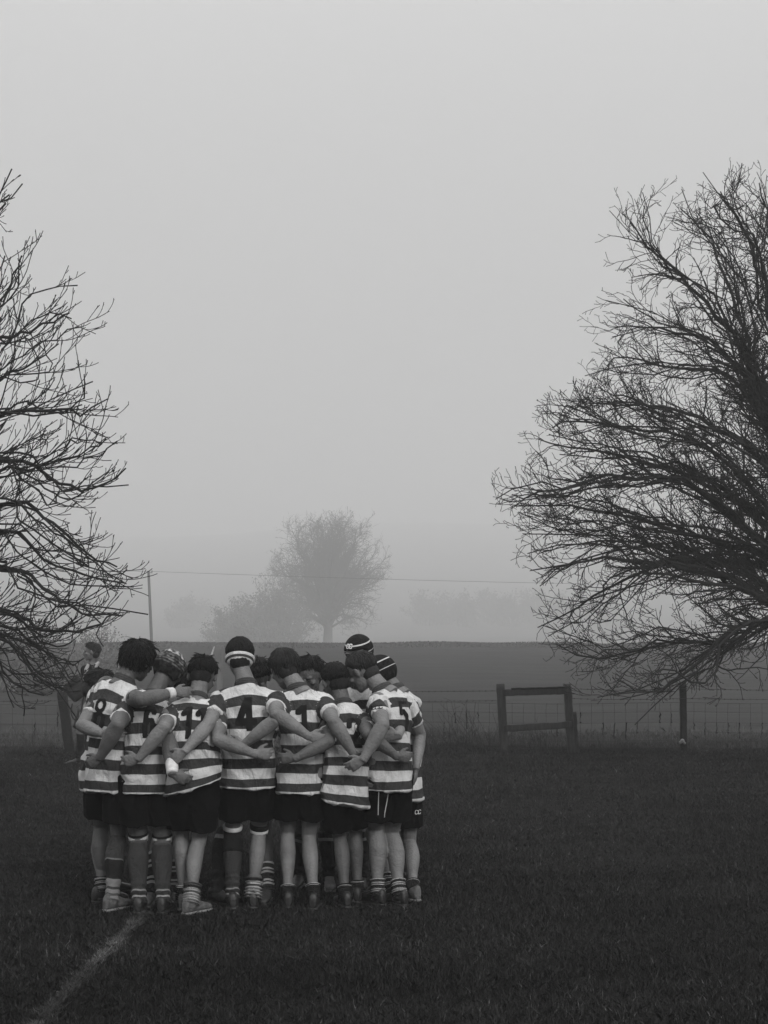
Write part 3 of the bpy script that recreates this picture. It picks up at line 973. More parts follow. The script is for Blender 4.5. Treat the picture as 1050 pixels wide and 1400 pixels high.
def hair_obj(parent, H, M, s, m, length=.03, style='short', seed=0, n=1500, mess=.5):
    """cap of hair plus several hundred locks that follow the skull"""
    rnd = random.Random(seed)
    X, Yv, Zv = M.col[0], M.col[1], M.col[2]
    rx, ry, rz = .084 * s, .104 * s, .100 * s
    if style == 'long': rx, ry, rz = .090 * s, .108 * s, .104 * s
    low_back = {'short': -.068, 'bob': -.085, 'long': -.125, 'crop': -.06}[style]

    def surf(d, k=1.0):
        return H + (X * d.x * rx + Yv * (d.y * ry - .012 * s) + Zv * (d.z * rz + .018 * s)) * k

    def near(d):
        f = (d.y + 1) / 2
        line = low_back * (1 - f) ** .8 / .1 + (.62 if d.y > .45 else .62 * max(0, (d.y + .15) / .6)) * 1.0
        k = min(1.0, max(0.0, (d.z - line) / .55))
        return 1 - (.17 if style in ('short', 'crop') else .05) * (1 - k) ** 1.3

    def covered(d):
        # hairline: high over the face, low at the nape
        f = (d.y + 1) / 2      # 0 back .. 1 front
        line = low_back * (1 - f) ** .8 / .1 + (.62 if d.y > .45 else .62 * max(0, (d.y + .15) / .6)) * 1.0
        if style in ('short', 'crop') and abs(d.x) > .72 and -.45 < d.y < .5: line = max(line, .02)
        return d.z > max(-.98, line)
    V, F = [], []
    n1, n2 = 34, 56
    for i in range(n1 + 1):
        th = math.pi * i / n1
        for k in range(n2):
            a = 2 * math.pi * k / n2
            d = Vector((math.sin(th) * math.cos(a), math.sin(th) * math.sin(a), math.cos(th)))
            nz_ = mnoise.noise(d * 3.1 + Vector((seed, 0, 0))) * .07 + mnoise.noise(d * 9 + Vector((seed, 4, 0))) * .05 * (1 + mess)
            if covered(d):
                V.append(H + (X * d.x * rx + Yv * (d.y * ry) + Zv * (d.z * rz)) * (1 + nz_) * near(d) + (Zv * .018 - Yv * .012) * s)
            else:
                V.append(H + (X * d.x * rx + Yv * d.y * ry + Zv * d.z * rz) * .72 + (Zv * .012 - Yv * .012) * s)
    for i in range(n1):
        for k in range(n2):
            k2 = (k + 1) % n2
            F.append((i * n2 + k, (i + 1) * n2 + k, (i + 1) * n2 + k2, i * n2 + k2))
    # tapered nape
    nb_ = MB(); nb_.ball(H - Yv * (.040 * s) - Zv * (.033 * s), (.062 * s, .060 * s, .060 * s), M, 14)
    if style != 'long':
        o_ = len(V)
        V += [Vector(q) + Vector((rnd.gauss(0, .0015), rnd.gauss(0, .0015), rnd.gauss(0, .0015))) for q in nb_.V]
        F += [tuple(i + o_ for i in f) if len(f) == 4 else tuple([f[0] + o_, f[1] + o_, f[2] + o_, f[2] + o_]) for f in nb_.F if len(f) == 4]
    V_ = np.array([tuple(v) for v in V]); Q_ = np.array(F)
    polys = []
    c = 0
    crown = Vector((0.15 * rnd.uniform(-1, 1), -.45, .88)).normalized()
    while c < n:
        d = Vector((rnd.gauss(0, 1), rnd.gauss(0, 1), rnd.gauss(0, 1))).normalized()
        if not covered(d):
            continue
        c += 1
        t = (d - crown); t -= d * t.dot(d)
        if t.length < .05: t = d.orthogonal()
        t.normalize()
        t = (t + Vector((0, 0, -.35)) + Vector((rnd.gauss(0, 1), rnd.gauss(0, 1), rnd.gauss(0, 1))) * .35 * mess).normalized()
        L = length * rnd.uniform(.6, 1.3) / .09
        lift = rnd.uniform(.0, .08) * (2.2 if rnd.random() < .08 else 1) * (1 + 2 * mess) * (.4 if style == 'crop' else 1)
        pts = []
        for j in range(4):
            q = (d + t * L * near(d) ** 8 * j / 3).normalized()
            pts.append(tuple(H + (X * q.x * rx + Yv * q.y * ry + Zv * q.z * rz) * (1.0 + lift * near(d) ** 6 * j / 3) * near(q) + (Zv * .018 - Yv * .012) * s))
        w = rnd.uniform(.0016, .0055)
        polys.append((np.array(pts), np.array([w, w * 1.1, w * .8, w * .25]), 3))
    tm = tubes(polys, "locks")
    nv = len(V_)
    tv = np.empty(len(tm.vertices) * 3, np.float32); tm.vertices.foreach_get('co', tv)
    tq = np.empty(len(tm.loops), np.int32); tm.loops.foreach_get('vertex_index', tq)
    me = fast_mesh("hair", np.concatenate([V_, tv.reshape(-1, 3)]), np.concatenate([Q_, tq.reshape(-1, 4) + nv]))
    bpy.data.meshes.remove(tm)
    return obj("hair", me, m, parent)


DIG = {   # strokes in a box 0..1 wide, 0..1 high (polylines)
    '1': [[(-.12, .77), (.6, .93)], [(.66, 1), (.66, 0)]],
    '2': [[(.05, .74), (.1, .9), (.3, 1), (.65, 1), (.9, .88), (.93, .7), (.8, .5), (.1, .03)], [(.05, .02), (.97, .02)]],
    '4': [[(.68, 1), (.05, .3)], [(.0, .26), (1.02, .26)], [(.72, 1), (.72, 0)]],
    '5': [[(.9, 1), (.15, 1), (.1, .58), (.5, .64), (.85, .5), (.92, .25), (.7, .03), (.35, 0), (.05, .12)]],
    '6': [[(.88, .82), (.7, .98), (.35, .98), (.1, .75), (.05, .3), (.25, .02), (.65, 0), (.92, .16), (.92, .42), (.7, .56), (.3, .55), (.08, .42)]],
    '8': [[(.5, .54), (.14, .66), (.1, .85), (.35, 1), (.65, 1), (.9, .85), (.86, .66), (.5, .54), (.04, .42), (.0, .14), (.3, 0), (.7, 0), (1.0, .14), (.96, .42), (.5, .54)]],
}
LETTER_C = [[(.95, .82), (.7, 1), (.3, 1), (.05, .75), (.05, .25), (.3, 0), (.7, 0), (.95, .18)]]


def digit_geo(text, w, h, sw, gap, cell=.003):
    """cells covered by thick strokes -> 2-D quads around the origin"""
    pts2 = []
    tot = len(text) * w + (len(text) - 1) * gap
    segs = []
    for i, ch in enumerate(text):
        x0 = -tot / 2 + i * (w + gap)
        for pl in (DIG.get(ch) or LETTER_C):
            for a, b in zip(pl[:-1], pl[1:]):
                segs.append(((x0 + a[0] * w, -h / 2 + a[1] * h), (x0 + b[0] * w, -h / 2 + b[1] * h)))
    gx = np.arange(-tot / 2 - sw, tot / 2 + sw, cell); gy_ = np.arange(-h / 2 - sw, h / 2 + sw, cell)
    GX, GY = np.meshgrid(gx, gy_)
    D = np.full(GX.shape, 9.0)
    for a, b in segs:
        ax, ay = a; dx, dy = b[0] - ax, b[1] - ay
        t = np.clip(((GX - ax) * dx + (GY - ay) * dy) / max(dx * dx + dy * dy, 1e-9), 0, 1)
        D = np.minimum(D, np.maximum(np.abs(GX - ax - t * dx), np.abs(GY - ay - t * dy)) * .45 + np.hypot(GX - ax - t * dx, GY - ay - t * dy) * .55)
    ok = D < sw / 2
    ok &= np.abs(GY) < h / 2 + cell
    idx = {}; V = []; F = []
    def vid(i, j):
        if (i, j) not in idx:
            idx[(i, j)] = len(V); V.append((gx[0] + (j - .5) * cell, gy_[0] + (i - .5) * cell))
        return idx[(i, j)]
    for i, j in zip(*np.nonzero(ok)):
        F.append((vid(i, j), vid(i, j + 1), vid(i + 1, j + 1), vid(i + 1, j)))
    return V, F


def project(V2, F, O, right, up, inward, bvh, off, name, m, parent, reach=.5):
    out, okv = [], []
    for (a, b) in V2:
        p = O + right * a + up * b - inward * reach
        hit, nrm, _, _ = bvh.ray_cast(p, inward, reach * 2)
        okv.append(hit is not None)
        out.append((hit if hit is not None else p) - inward * off)
    # drop cells that fall over an edge
    F2 = [f for f in F if all(okv[i] for i in f) and max((out[f[0]] - out[f[2]]).length, (out[f[1]] - out[f[3]]).length) < .035]
    if not F2: return None
    me = bpy.data.meshes.new(name); me.from_pydata([tuple(v) for v in out], [], F2); me.update(); me.shade_smooth()
    used = bmesh_clean(me)
    return obj(name, me, m, parent)


def bmesh_clean(me):
    import bmesh
    bm = bmesh.new(); bm.from_mesh(me)
    loose = [v for v in bm.verts if not v.link_faces]
    bmesh.ops.delete(bm, geom=loose, context='VERTS')
    bm.to_mesh(me); bm.free()


def set_attr(me, vals, name='v'):
    a = me.attributes.new(name, 'FLOAT', 'CORNER')
    a.data.foreach_set('value', np.asarray(vals, np.float32))


def wrinkle(me, amp, seed, sc=(7, 7, 3.2), axis_noise=1.0):
    n = len(me.vertices)
    off = Vector((seed * 3.7, seed * 1.3, 0))
    co = np.empty(n * 3, np.float32); me.vertices.foreach_get('co', co); co = co.reshape(-1, 3).astype(float)
    no = np.empty(n * 3, np.float32); me.vertices.foreach_get('normal', no); no = no.reshape(-1, 3)
    dv_ = np.empty(n)
    for i_, c_ in enumerate(co):
        c = Vector(c_)
        q = Vector((c.x * sc[0], c.y * sc[1], c.z * sc[2])) + off
        a = 1 - abs(mnoise.noise(q)) * 2.2
        b_ = mnoise.noise(Vector((c.x * 16 + c.z * 8, c.y * 16, c.z * 13)) + off)
        dv_[i_] = amp * (a * a * a * .8 - .35 + b_ * .45)
    me.vertices.foreach_set('co', (co + no * dv_[:, None]).astype(np.float32).ravel()); me.update()


def person(sp):
    name_loc = sp['hip']
    root = empty("person", (name_loc.x, name_loc.y, 0))
    tag(root, sp['label'], 'person', sp.get('group'))
    sk = sp.get('skin', SK_L)
    s = sp.get('scale', 1.0)
    up = Vector((0, 0, 1)); hk = 1.14
    hip, A, B = sp['hip'], sp['sa'], sp['sb']          # a = towards image left, b = towards image right
    back = sp.get('back', True)                        # True: back to the camera
    latS = (B - A).normalized()
    ya = math.radians(sp.get('hipyaw', math.degrees(math.atan2(latS.y, latS.x))))
    latH = Vector((math.cos(ya), math.sin(ya), 0))
    mid = (A + B) / 2
    head = sp['head']
    # spine
    d0 = (up + (mid - hip).normalized() * .4).normalized()
    nb = mid + (head - mid).normalized() * .085 * s + up * .022
    d3 = (mid - hip).normalized() * .6 + (head - mid).normalized() * .5
    d3.normalize()
    L = (nb - hip).length
    def spine(t):
        if t < 0: return hip - up * (-t * L)
        return bez(hip, hip + d0 * L * .35, nb - d3 * L * .33, nb, t)
    def frame(t):
        e = .02
        d = (spine(t + e) - spine(t - e)).normalized() if t < .97 else (spine(.99) - spine(.93)).normalized()
        lat = (latH.lerp(latS, min(max(t, 0), 1))).normalized()
        lat = (lat - d * lat.dot(d)).normalized()
        fw = d.cross(lat) * (1 if True else 1)       # z x x = +y : away from the camera
        return d, lat, fw
    fs = 1 if back else -1                           # body forward = fs * fw
    halfS = (B - A).length / 2
    # ---- body (one continuous skin)
    mb = MB()
    secs = [(-.17, .135, .10), (-.05, .165, .115), (.12, .15, .105), (.35, .135, .095), (.55, .15, .105), (.70, .155, .105), (.82, .13, .09), (.92, .075, .06), (1.0, .060, .056)]
    def torso(mbx, secs, n=28):
        C, U, W, ru, rw = [], [], [], [], []
        for t, a, b in secs:
            d, lat, fw = frame(t)
            C.append(spine(t) - fw * fs * .012 * math.sin(max(0, min(1, t)) * math.pi)); U.append(lat); W.append(fw); ru.append(a * s); rw.append(b * s)
        mbx.loft(C, U, W, ru, rw, n, .85)
    torso(mb, secs)
    hd = (head - nb)
    M = rot_frame(sp['hdir'], sp.get('hup', up))
    skull_base = head - M.col[1] * .032 * s - M.col[2] * .05 * s
    mb.limb([nb - hd.normalized() * .07, nb, (nb + skull_base) / 2 - M.col[1] * .004, skull_base, head - M.col[1] * .01], [.082 * s, .066 * s,   .057 * s, .054 * s, .05 * s], latS, 1, 16)
    Afn = head_geo(mb, head, M, s * hk)
    arms = {}
    for k, S_, arm in (('a', A, sp['aa']), ('b', B, sp['ab'])):
        l1, l2 = .285 * s, .255 * s
        W_ = arm['w']; E = ik(S_, W_, arm['e'], l1, l2)
        arms[k] = (S_, E, W_)
        ud = (E - S_).normalized(); fd = (W_ - E).normalized()
        mus = sp.get('mus', 1.0) * 1.14
        mb.ball(S_, (.056 * s, .056 * s, .056 * s))
        mb.limb([S_ - ud * .02, S_.lerp(E, .15), S_.lerp(E, .45), S_.lerp(E, .8), E, E + fd * .03], [x * s * mus for x in (.05, .053, .051, .042, .0365, .035)], n=16)
        mb.ball(E, .0345 * s * mus)
        mb.limb([E - fd * .02, E.lerp(W_, .12), E.lerp(W_, .3), E.lerp(W_, .6), E.lerp(W_, .88), W_ + fd * .015], [x * s * mus for x in (.035, .041, .0435, .037, .0265, .0235)], arm['p'], .84, 16)
        dr = arm.get('d', fd)
        # thumb side: anatomical left when k=='a' and back to camera
        left = (k == 'a') == back
        hand_geo(mb, W_, dr, arm['p'], -1 if left else 1, arm.get('curl', .5) + .15, s * .98)
        # connect deltoid to torso
        mb.limb([S_, S_.lerp(spine(.82), .6)], [.048 * s, .05 * s], n=12)
    legs = {}
    for k, sgn in (('a', -1), ('b', 1)):
        lg = sp['l' + k]
        hj = hip + latH * (.088 * s * sgn) - up * .02
        ank = Vector((lg['x'].x, lg['x'].y, .095))
        K = ik(hj, ank, lg['k'], .44 * s, .42 * s)
        legs[k] = (hj, K, ank, lg)
        td = (K - hj).normalized(); cd = (ank - K).normalized()
        bk = -Vector(lg['fwd']).normalized()
        g_ = sp.get('thick', .95)
        mb.limb([hj, hj.lerp(K, .3), hj.lerp(K, .6), hj.lerp(K, .88), K, K + cd * .04], [x * s * g_ for x in (.088, .084, .070, .056, .052, .05)], bk, 1, 18)
        q = lambda t, b: K.lerp(ank, t) + bk * b * s
        mb.limb([K - cd * .03, q(.06, .006), q(.18, .014), q(.33, .02), q(.5, .014), q(.7, .004), q(.88, 0), ank - up * .02],
                [x * s * g_ for x in (.047, .048, .0535, .0565, .050, .038, .0315, .035)], bk, 1.02, 18)
        f = Vector(lg['fwd']).normalized()
        mb.limb([ank - f * .04 - up * .05, ank + f * .03 - up * .045, ank + f * .11 - up * .06, ank + f * .15 - up * .07], [.03, .034, .03, .018], up, .8, 12)
    body = obj("body", mb.fused("body", .0056, 2, .5), sk, root)
    # ---- eyes
    if sp.get('eyes', True):
        for sx in (-1, 1):
            e_ = MB(); e_.ball(Afn(sx * .031, .083, .006), (.012 * s, .006 * s, .0055 * s), M, 6)
            obj("eye", e_.mesh("eye"), m_eye, root)
    # ---- jersey
    jt = sp.get('jersey', m_jersey)
    je = MB()
    hem = sp.get('hem', -.24)
    w_ = sp.get('jw', 1.0)
    js = [(hem, .187 * w_, .147), (hem * .6, .188 * w_, .144), (-.02, .184 * w_, .138), (.18, .172 * w_, .124), (.36, .166 * w_, .118), (.55, .176 * w_, .124), (.72, .186 * w_, .130), (.84, .172 * w_, .118), (.925, .118, .092), (.975, .078, .072), (1.0, .068, .066)]
    torso(je, js, 40)
    sl = .64
    for k in 'ab':
        S_, E, W_ = arms[k]
        ud = (E - S_).normalized()
        je.ball(S_, (.066 * s, .066 * s, .066 * s))
        q = lambda t: S_.lerp(E, t)
        je.limb([S_ - ud * .02, q(.1), q(.35), q(sl - .06), q(sl)], [x * s * (.55 + .5 * sp.get('mus', 1)) for x in (.063, .067, .064, .061, .060)], n=20)
        je.limb([S_, S_.lerp(spine(.86), .55), S_.lerp(spine(.80), .85)], [.066 * s, .082 * s, .09 * s], n=14)
        je.limb([S_ + up * .002, S_.lerp(spine(.99), .55) - up * .012, S_.lerp(spine(.99), .9) - up * .01], [.058 * s, .05 * s, .045 * s], n=14)
    jme = je.fused("jersey", .0085, 6, .6)
    wrinkle(jme, sp.get('wr', .020), sp['seed'])
    sm = bpy.data.objects.new('t', jme); SC.collection.objects.link(sm)
    md = sm.modifiers.new('s', 'SMOOTH'); md.iterations = 1; md.factor = .4
    j2 = bpy.data.meshes.new_from_object(sm.evaluated_get(bpy.context.evaluated_depsgraph_get()))
    bpy.data.objects.remove(sm); bpy.data.meshes.remove(jme); jme = j2; jme.name = 'jersey'; jme.shade_smooth()
    nv = len(jme.vertices)
    co = np.empty(nv * 3, np.float32); jme.vertices.foreach_get('co', co); co = co.reshape(-1, 3)
    # spine parameter of every vertex
    ts = np.linspace(hem - .02, 1.04, 80)
    SP = np.array([tuple(spine(t)) for t in ts])
    seglen = np.concatenate([[0], np.cumsum(np.linalg.norm(np.diff(SP, axis=0), axis=1))])
    TG = np.array([tuple(frame(min(t, .99))[0]) for t in ts])
    # signed plane distance -> parameter (planes perpendicular to the spine)
    d2 = ((co[:, None, :] - SP[None]) ** 2).sum(-1)
    pl = np.abs(((co[:, None, :] - SP[None]) * TG[None]).sum(-1))
    ii = np.argmin(pl + .25 * np.sqrt(d2), axis=1)
    rest = ((co - SP[ii]) * TG[ii]).sum(-1)
    arc = seglen[ii] + rest
    tot = seglen[-1]
    # yoke curve: hoops sag towards the middle of the back, plus soft unevenness
    latc = ((co - SP[ii]) @ np.array(tuple(latS)))
    wob = np.array([mnoise.noise(Vector((c[0] * 9, c[1] * 5, c[2] * 6 + sp['seed']))) for c in co.astype(float)])
    v = 1 - arc / tot + (.012 - .10 * (latc / .2) ** 2) * np.clip((arc / tot - .6) / .4, 0, 1) + wob * .007
    v = np.clip(v, 0, .999)
    if sp.get('tilt'):
        wgt = np.clip((v - .55) / .4, 0, 1) ** 1.3
        co2 = co.copy(); co2[:, 2] += sp['tilt'] * wgt * (latc / .18)
        jme.vertices.foreach_set('co', co2.astype(np.float32).ravel()); jme.update()
    cls = np.zeros(nv, int); sv = np.zeros(nv)
    for k in 'ab':
        S_, E, W_ = arms[k]
        ud = np.array(tuple((E - S_).normalized())); S3 = np.array(tuple(S_))
        outw = np.array(tuple(latS)) * (-1 if k == 'a' else 1)
        rel = co - S3
        al = rel @ ud
        rad = np.linalg.norm(rel - al[:, None] * ud, axis=1)
        latd = rel @ outw
        is_s = (latd * .75 + al * .45 > -.008) & (rad < .088 * s) & (al > -.09)
        # below the shoulder a vertex must hug the arm to be sleeve
        is_s &= ~((al > .05) & (rad > .080 * s))
        cls[is_s] = 1
        sv[is_s] = np.clip((al[is_s] + .05) / (.285 * s * sl + .05), 0, .999)
    nf = len(jme.polygons)
    lv = np.empty(len(jme.loops), np.int32); jme.loops.foreach_get('vertex_index', lv)
    lt = np.empty(nf, np.int32); jme.polygons.foreach_get('loop_total', lt)
    fi = np.repeat(np.arange(nf), lt)
    fc = np.bincount(fi, weights=cls[lv], minlength=nf) / lt > .5
    vals = np.where(fc[fi], sv[lv], v[lv])
    # a face on the border: torso vertices in a sleeve face take 0
    jme.polygons.foreach_set('material_index', fc.astype(np.int32))
    set_attr(jme, vals)
    jer = obj("jersey", jme, [jt, sp.get('sleeve', m_sleeve)], root)
    # collar
    d, lat, fw = frame(.99)
    polys = []
    a_ = np.linspace(0, 2 * np.pi, 25)
    for rr, zz, th in ((.064, .004, .011), (.060, .016, .010), (.067, -.008, .009)):
        ring = np.array([tuple(nb + lat * (rr * 1.03 * s * math.cos(x)) + fw * (rr * s * math.sin(x)) + d * (zz - .012 * fs * math.sin(x))) for x in a_])
        polys.append((ring, np.full(25, th), 8))
    obj("collar", tubes(polys, "collar"), sp.get('collar', m_collar), jer)
    if sp.get('num'):
        dg = bpy.context.evaluated_depsgraph_get()
        bvh = BVHTree.FromPolygons([tuple(c) for c in co.astype(float)], [tuple(p.vertices) for p in jme.polygons])
        d, lat, fw = frame(sp.get('numt', .68))
        V2, F2 = digit_geo(sp['num'], *sp.get('numsz', (.085, .205, .034, .03)))
        inward = (fw * fs)
        project(V2, F2, spine(sp.get('numt', .68)) + lat * sp.get('numx', 0.0), lat, d, inward, bvh, .0035, "number", m_num, jer)
    # ---- shorts
    sh = MB()
    torso(sh, [(.10, .130, .095), (.02, .150, .105), (-.08, .160, .112), (-.16, .160, .115), (-.20, .14, .10)], 30)
    slen = sp.get('slen', .62)
    for k in 'ab':
        hj, K, ank, lg = legs[k]
        q = lambda t: hj.lerp(K, t)
        bk = -Vector(lg['fwd']).normalized()
        g_ = sp.get('thick', 1.0) * s
        sh.limb([q(-.02), q(.2), q(.45), q(slen - .04), q(slen)], [x * g_ for x in (.088, .094, .103, .106, .106)], bk, 1.08, 22)
    sme = sh.fused("shorts", .009, 3, .5)
    wrinkle(sme, .010, sp['seed'] + 5, (9, 9, 3))
    so = obj("shorts", sme, sp.get('shorts', m_short), root)
    for (k, side, val) in sp.get('piping', []):
        hj, K, ank, lg = legs[k]
        bv = BVHTree.FromPolygons([tuple(v.co + so.parent.location) for v in sme.vertices], [tuple(p.vertices) for p in sme.polygons])
        pts = []
        for t in np.linspace(-.05, slen - .02, 14):
            c = hj.lerp(K, t)
            h, n_, _, _ = bv.ray_cast(c + side * .4, -side, .8)
            if h: pts.append(tuple(h + side * .001))
        if len(pts) > 3:
            obj("piping", tubes([(np.array(pts), np.full(len(pts), .0032), 5)], "piping"), m_white, so)
    # ---- socks and boots
    for k in 'ab':
        hj, K, ank, lg = legs[k]
        f = Vector(lg['fwd']).normalized(); bk = -f
        cd = (ank - K).normalized()
        top = lg.get('sock', .8)          # where the sock starts along the shank (0 knee .. 1 ankle)
        n_ = 40
        rnd = random.Random(sp['seed'] * 7 + (k == 'a'))
        C, U, W, ru = [], [], [], []
        bunch = lg.get('bunch', 1.0)
        for i in range(n_ + 1):
            t = top + (1.06 - top) * i / n_
            base = np.interp(t, [0, .06, .18, .33, .5, .7, .88, 1.06], [.05, .052, .0565, .0595, .054, .043, .037, .040])
            bo = np.interp(t, [0, .06, .18, .33, .5, .7, .88, 1.06], [0, .006, .014, .02, .014, .004, 0, 0])
            C.append(K.lerp(ank, t) + bk * bo * s)
            u = (bk - cd * bk.dot(cd)).normalized(); U.append(u); W.append(cd.cross(u))
            ru.append(base * s * sp.get('thick', 1) + .004 + bunch * .0045 * (math.sin(i * 1.15 + rnd.random() * .8) + 1) * (t > .72))
        ru[0] *= .97
        kk = MB(); kk.loft(C, U, W, ru, ru, 20)
        me = kk.mesh("sock")
        lv = [l.vertex_index for l in me.loops]
        set_attr(me, [min(.999, max(0, (i // 20) / n_ + .012 * math.sin((i % 20) * .9 + sp['seed']))) if i < 20 * (n_ + 1) else 0 for i in lv])
        obj("sock", me, lg.get('sm', m_sockR), root)
        # boot
        bt = MB()
        g = Vector((ank.x, ank.y, 0))
        lat = f.cross(up); s = sp.get('scale', 1.0) * .93
        prof = [(-.068, .020, .036), (-.058, .030, .05), (-.03, .036, .058), (0, .038, .058), (.04, .037, .047), (.08, .041, .036), (.12, .045, .029), (.155, .042, .024), (.182, .028, .017), (.192, .012, .008)]
        bt.loft([g + f * y + up * (h + .016) for y, w, h in prof], [lat] * 10, [up] * 10, [w * s for y, w, h in prof], [h * s for y, w, h in prof], 16, .8)
        bt.limb([g + up * .05, g + up * .085, g + up * .105], [.043 * s, .045 * s, .044 * s], f, 1.1, 16)
        bme = bt.fused("boot", .007, 3, .5)
        b_o = obj("boot", bme, lg.get('bm', m_boot), root)
        so_ = MB()
        so_.loft([g + f * y + up * .016 for y, w, h in prof], [lat] * 10, [up] * 10, [(w + .003) * s for y, w, h in prof], [.009] * 10, 14, .6)
        for (y, x) in ((-.045, -.02), (-.045, .02), (.08, -.028), (.08, .028), (.14, -.022), (.14, .022)):
            so_.limb([g + f * y + lat * x + up * .014, g + f * y + lat * x - up * .002], [.008, .006], f, 1, 8)
        obj("sole", so_.mesh("sole"), m_boot if lg.get('bm') is None else m_grey, b_o)
        s = sp.get('scale', 1.0)
        for (lo, hi, mm, extra) in lg.get('wraps', []):
            wm = MB(); C, U, W, ru = [], [], [], []
            for i in range(9):
                t = lo + (hi - lo) * i / 8
                if t < 0:
                    P0 = K.lerp(hj, -t); base = np.interp(-t, [0, .12, .4], [.052, .057, .07]); bo = 0; dd = (K - hj).normalized()
                else:
                    P0 = K.lerp(ank, t); base = np.interp(t, [0, .06, .18, .33, .5, .7, .88], [.051, .052, .0565, .0595, .054, .043, .037]); bo = np.interp(t, [0, .06, .18, .33, .5, .7], [0, .006, .014, .02, .014, .004]); dd = cd
                u = (bk - dd * bk.dot(dd)).normalized()
                C.append(P0 + bk * bo * s); U.append(u); W.append(dd.cross(u)); ru.append(base * s * sp.get('thick', 1) + extra + rnd.uniform(0, .002))
            wm.loft(C, U, W, ru, ru, 20)
            obj("leg_strap", wm.mesh("leg_strap"), mm, root)
    # wrist tapes
    for k, lo, hi in sp.get('tape', []):
        S_, E, W_ = arms[k]
        fd = (W_ - E).normalized(); u = fd.orthogonal().normalized()
        tp = MB(); pp = [E.lerp(W_, lo + (hi - lo) * i / 6) for i in range(7)]
        tp.limb(pp, [x * sp.get('mus', 1) * 1.08 for x in (.0335, .035, .0335, .034, .032, .0325, .031)], n=16)
        obj("wrist_tape", tp.mesh("wrist_tape"), m_tape, root)
    # ---- hair and headgear
    hs = sp.get('hair', dict(style='short', m=m_hair, length=.03))
    if hs:
        hair_obj(root, head, M, s * hk * hs.get('k', 1.0), hs['m'], hs.get('length', .03), hs['style'], sp['seed'], hs.get('n', 1500), hs.get('mess', .5))
    hg = sp.get('gear'); s0 = s; s = s * hk
    X, Yv, Zv = M.col[0], M.col[1], M.col[2]
    if hg == 'band':
        g = MB(); C, ru, rw = [], [], []
        n_ = 12
        for i in range(n_ + 1):
            z = -.052 + .046 * i / n_
            e_ = 1.0 + .01 * (i in (0, n_))
            C.append(head - Yv * .012 + Zv * (z * s + .0) + Zv * .0)
            zz = (z - .018) / .1
            r_ = math.sqrt(max(.2, 1 - zz * zz)) * 1.045
            ru.append(.084 * s * r_ * .98 + .003); rw.append(.104 * s * r_ * .98 + .003)
        g.loft(C, [X] * (n_ + 1), [Yv] * (n_ + 1), ru, rw, 32)
        me = g.mesh("headband"); lv = [l.vertex_index for l in me.loops]
        set_attr(me, [1 - min(.999, (i // 32) / n_) if i < 32 * (n_ + 1) else 0 for i in lv])
        obj("headband", me, m_headb, root)
    if hg in ('cap', 'scrum'):
        V, F, at_v = [], [], []
        n1, n2 = 40, 64
        for i in range(n1 + 1):
            th = math.pi * i / n1
            for k in range(n2):
                a = 2 * math.pi * k / n2
                d = Vector((math.sin(th) * math.cos(a), math.sin(th) * math.sin(a), math.cos(th)))
                line = -.75 if d.y < .1 else (-.75 + 1.05 * min(1, (d.y - .1) / .45))
                on = d.z > line
                pad = .0
                if hg == 'scrum':
                    pad = .035 * (math.cos(a * 8) > -.35) * (1 if .1 < d.z < .85 else .6)
                rr = (1.0 + pad) if on else .74
                V.append(head + (X * d.x * .090 + Yv * d.y * .108 + Zv * d.z * .103) * s * rr + (Zv * .016 - Yv * .010) * s)
                at_v.append(min(.999, max(0, (1 - d.z) / 1.75)))
        for i in range(n1):
            for k in range(n2):
                k2 = (k + 1) % n2
                F.append((i * n2 + k, (i + 1) * n2 + k, (i + 1) * n2 + k2, i * n2 + k2))
        me = fast_mesh("scrum_cap", np.array([tuple(q) for q in V]), np.array(F))
        lv = np.empty(len(me.loops), np.int32); me.loops.foreach_get('vertex_index', lv)
        set_attr(me, np.array(at_v)[lv])
        capo = obj("scrum_cap", me, sp.get('capm', m_cap), root)
        if sp.get('capmark'):
            V2, F2 = digit_geo('CC', .022, .032, .0075, .004, .0015)
            bvh = BVHTree.FromPolygons([v.co + root.location for v in me.vertices], [tuple(p.vertices) for p in me.polygons])
            dr = (-Yv * 1).normalized()
            o_, u_ = sp['capmark']
            inw = -u_.normalized()
            rg = inw.cross(up).normalized()
            project(V2, F2, head + Zv * .052 + rg * o_, rg, up, inw, bvh, .002, "emblem", m_white, capo)
    return root, dict(arms=arms, legs=legs, spine=spine, frame=frame, jer=jer, shorts=so, body=body, M=M, head=head, A=Afn)
BK = Vector((0, 1, 0))     # away from the camera
def arm(w, e, p=(0, 1, 0), **k):
    return dict(w=w, e=e, p=Vector(p), **k)
def leg(px, y, kx, ky, fwd=(0, 1, 0), **k):
    """ankle at column px and depth y, knee hint from picture"""
    return dict(x=at(px, HZ, y), k=at(kx, ky, y + .25 * fwd[1]) , fwd=Vector(fwd), **k)

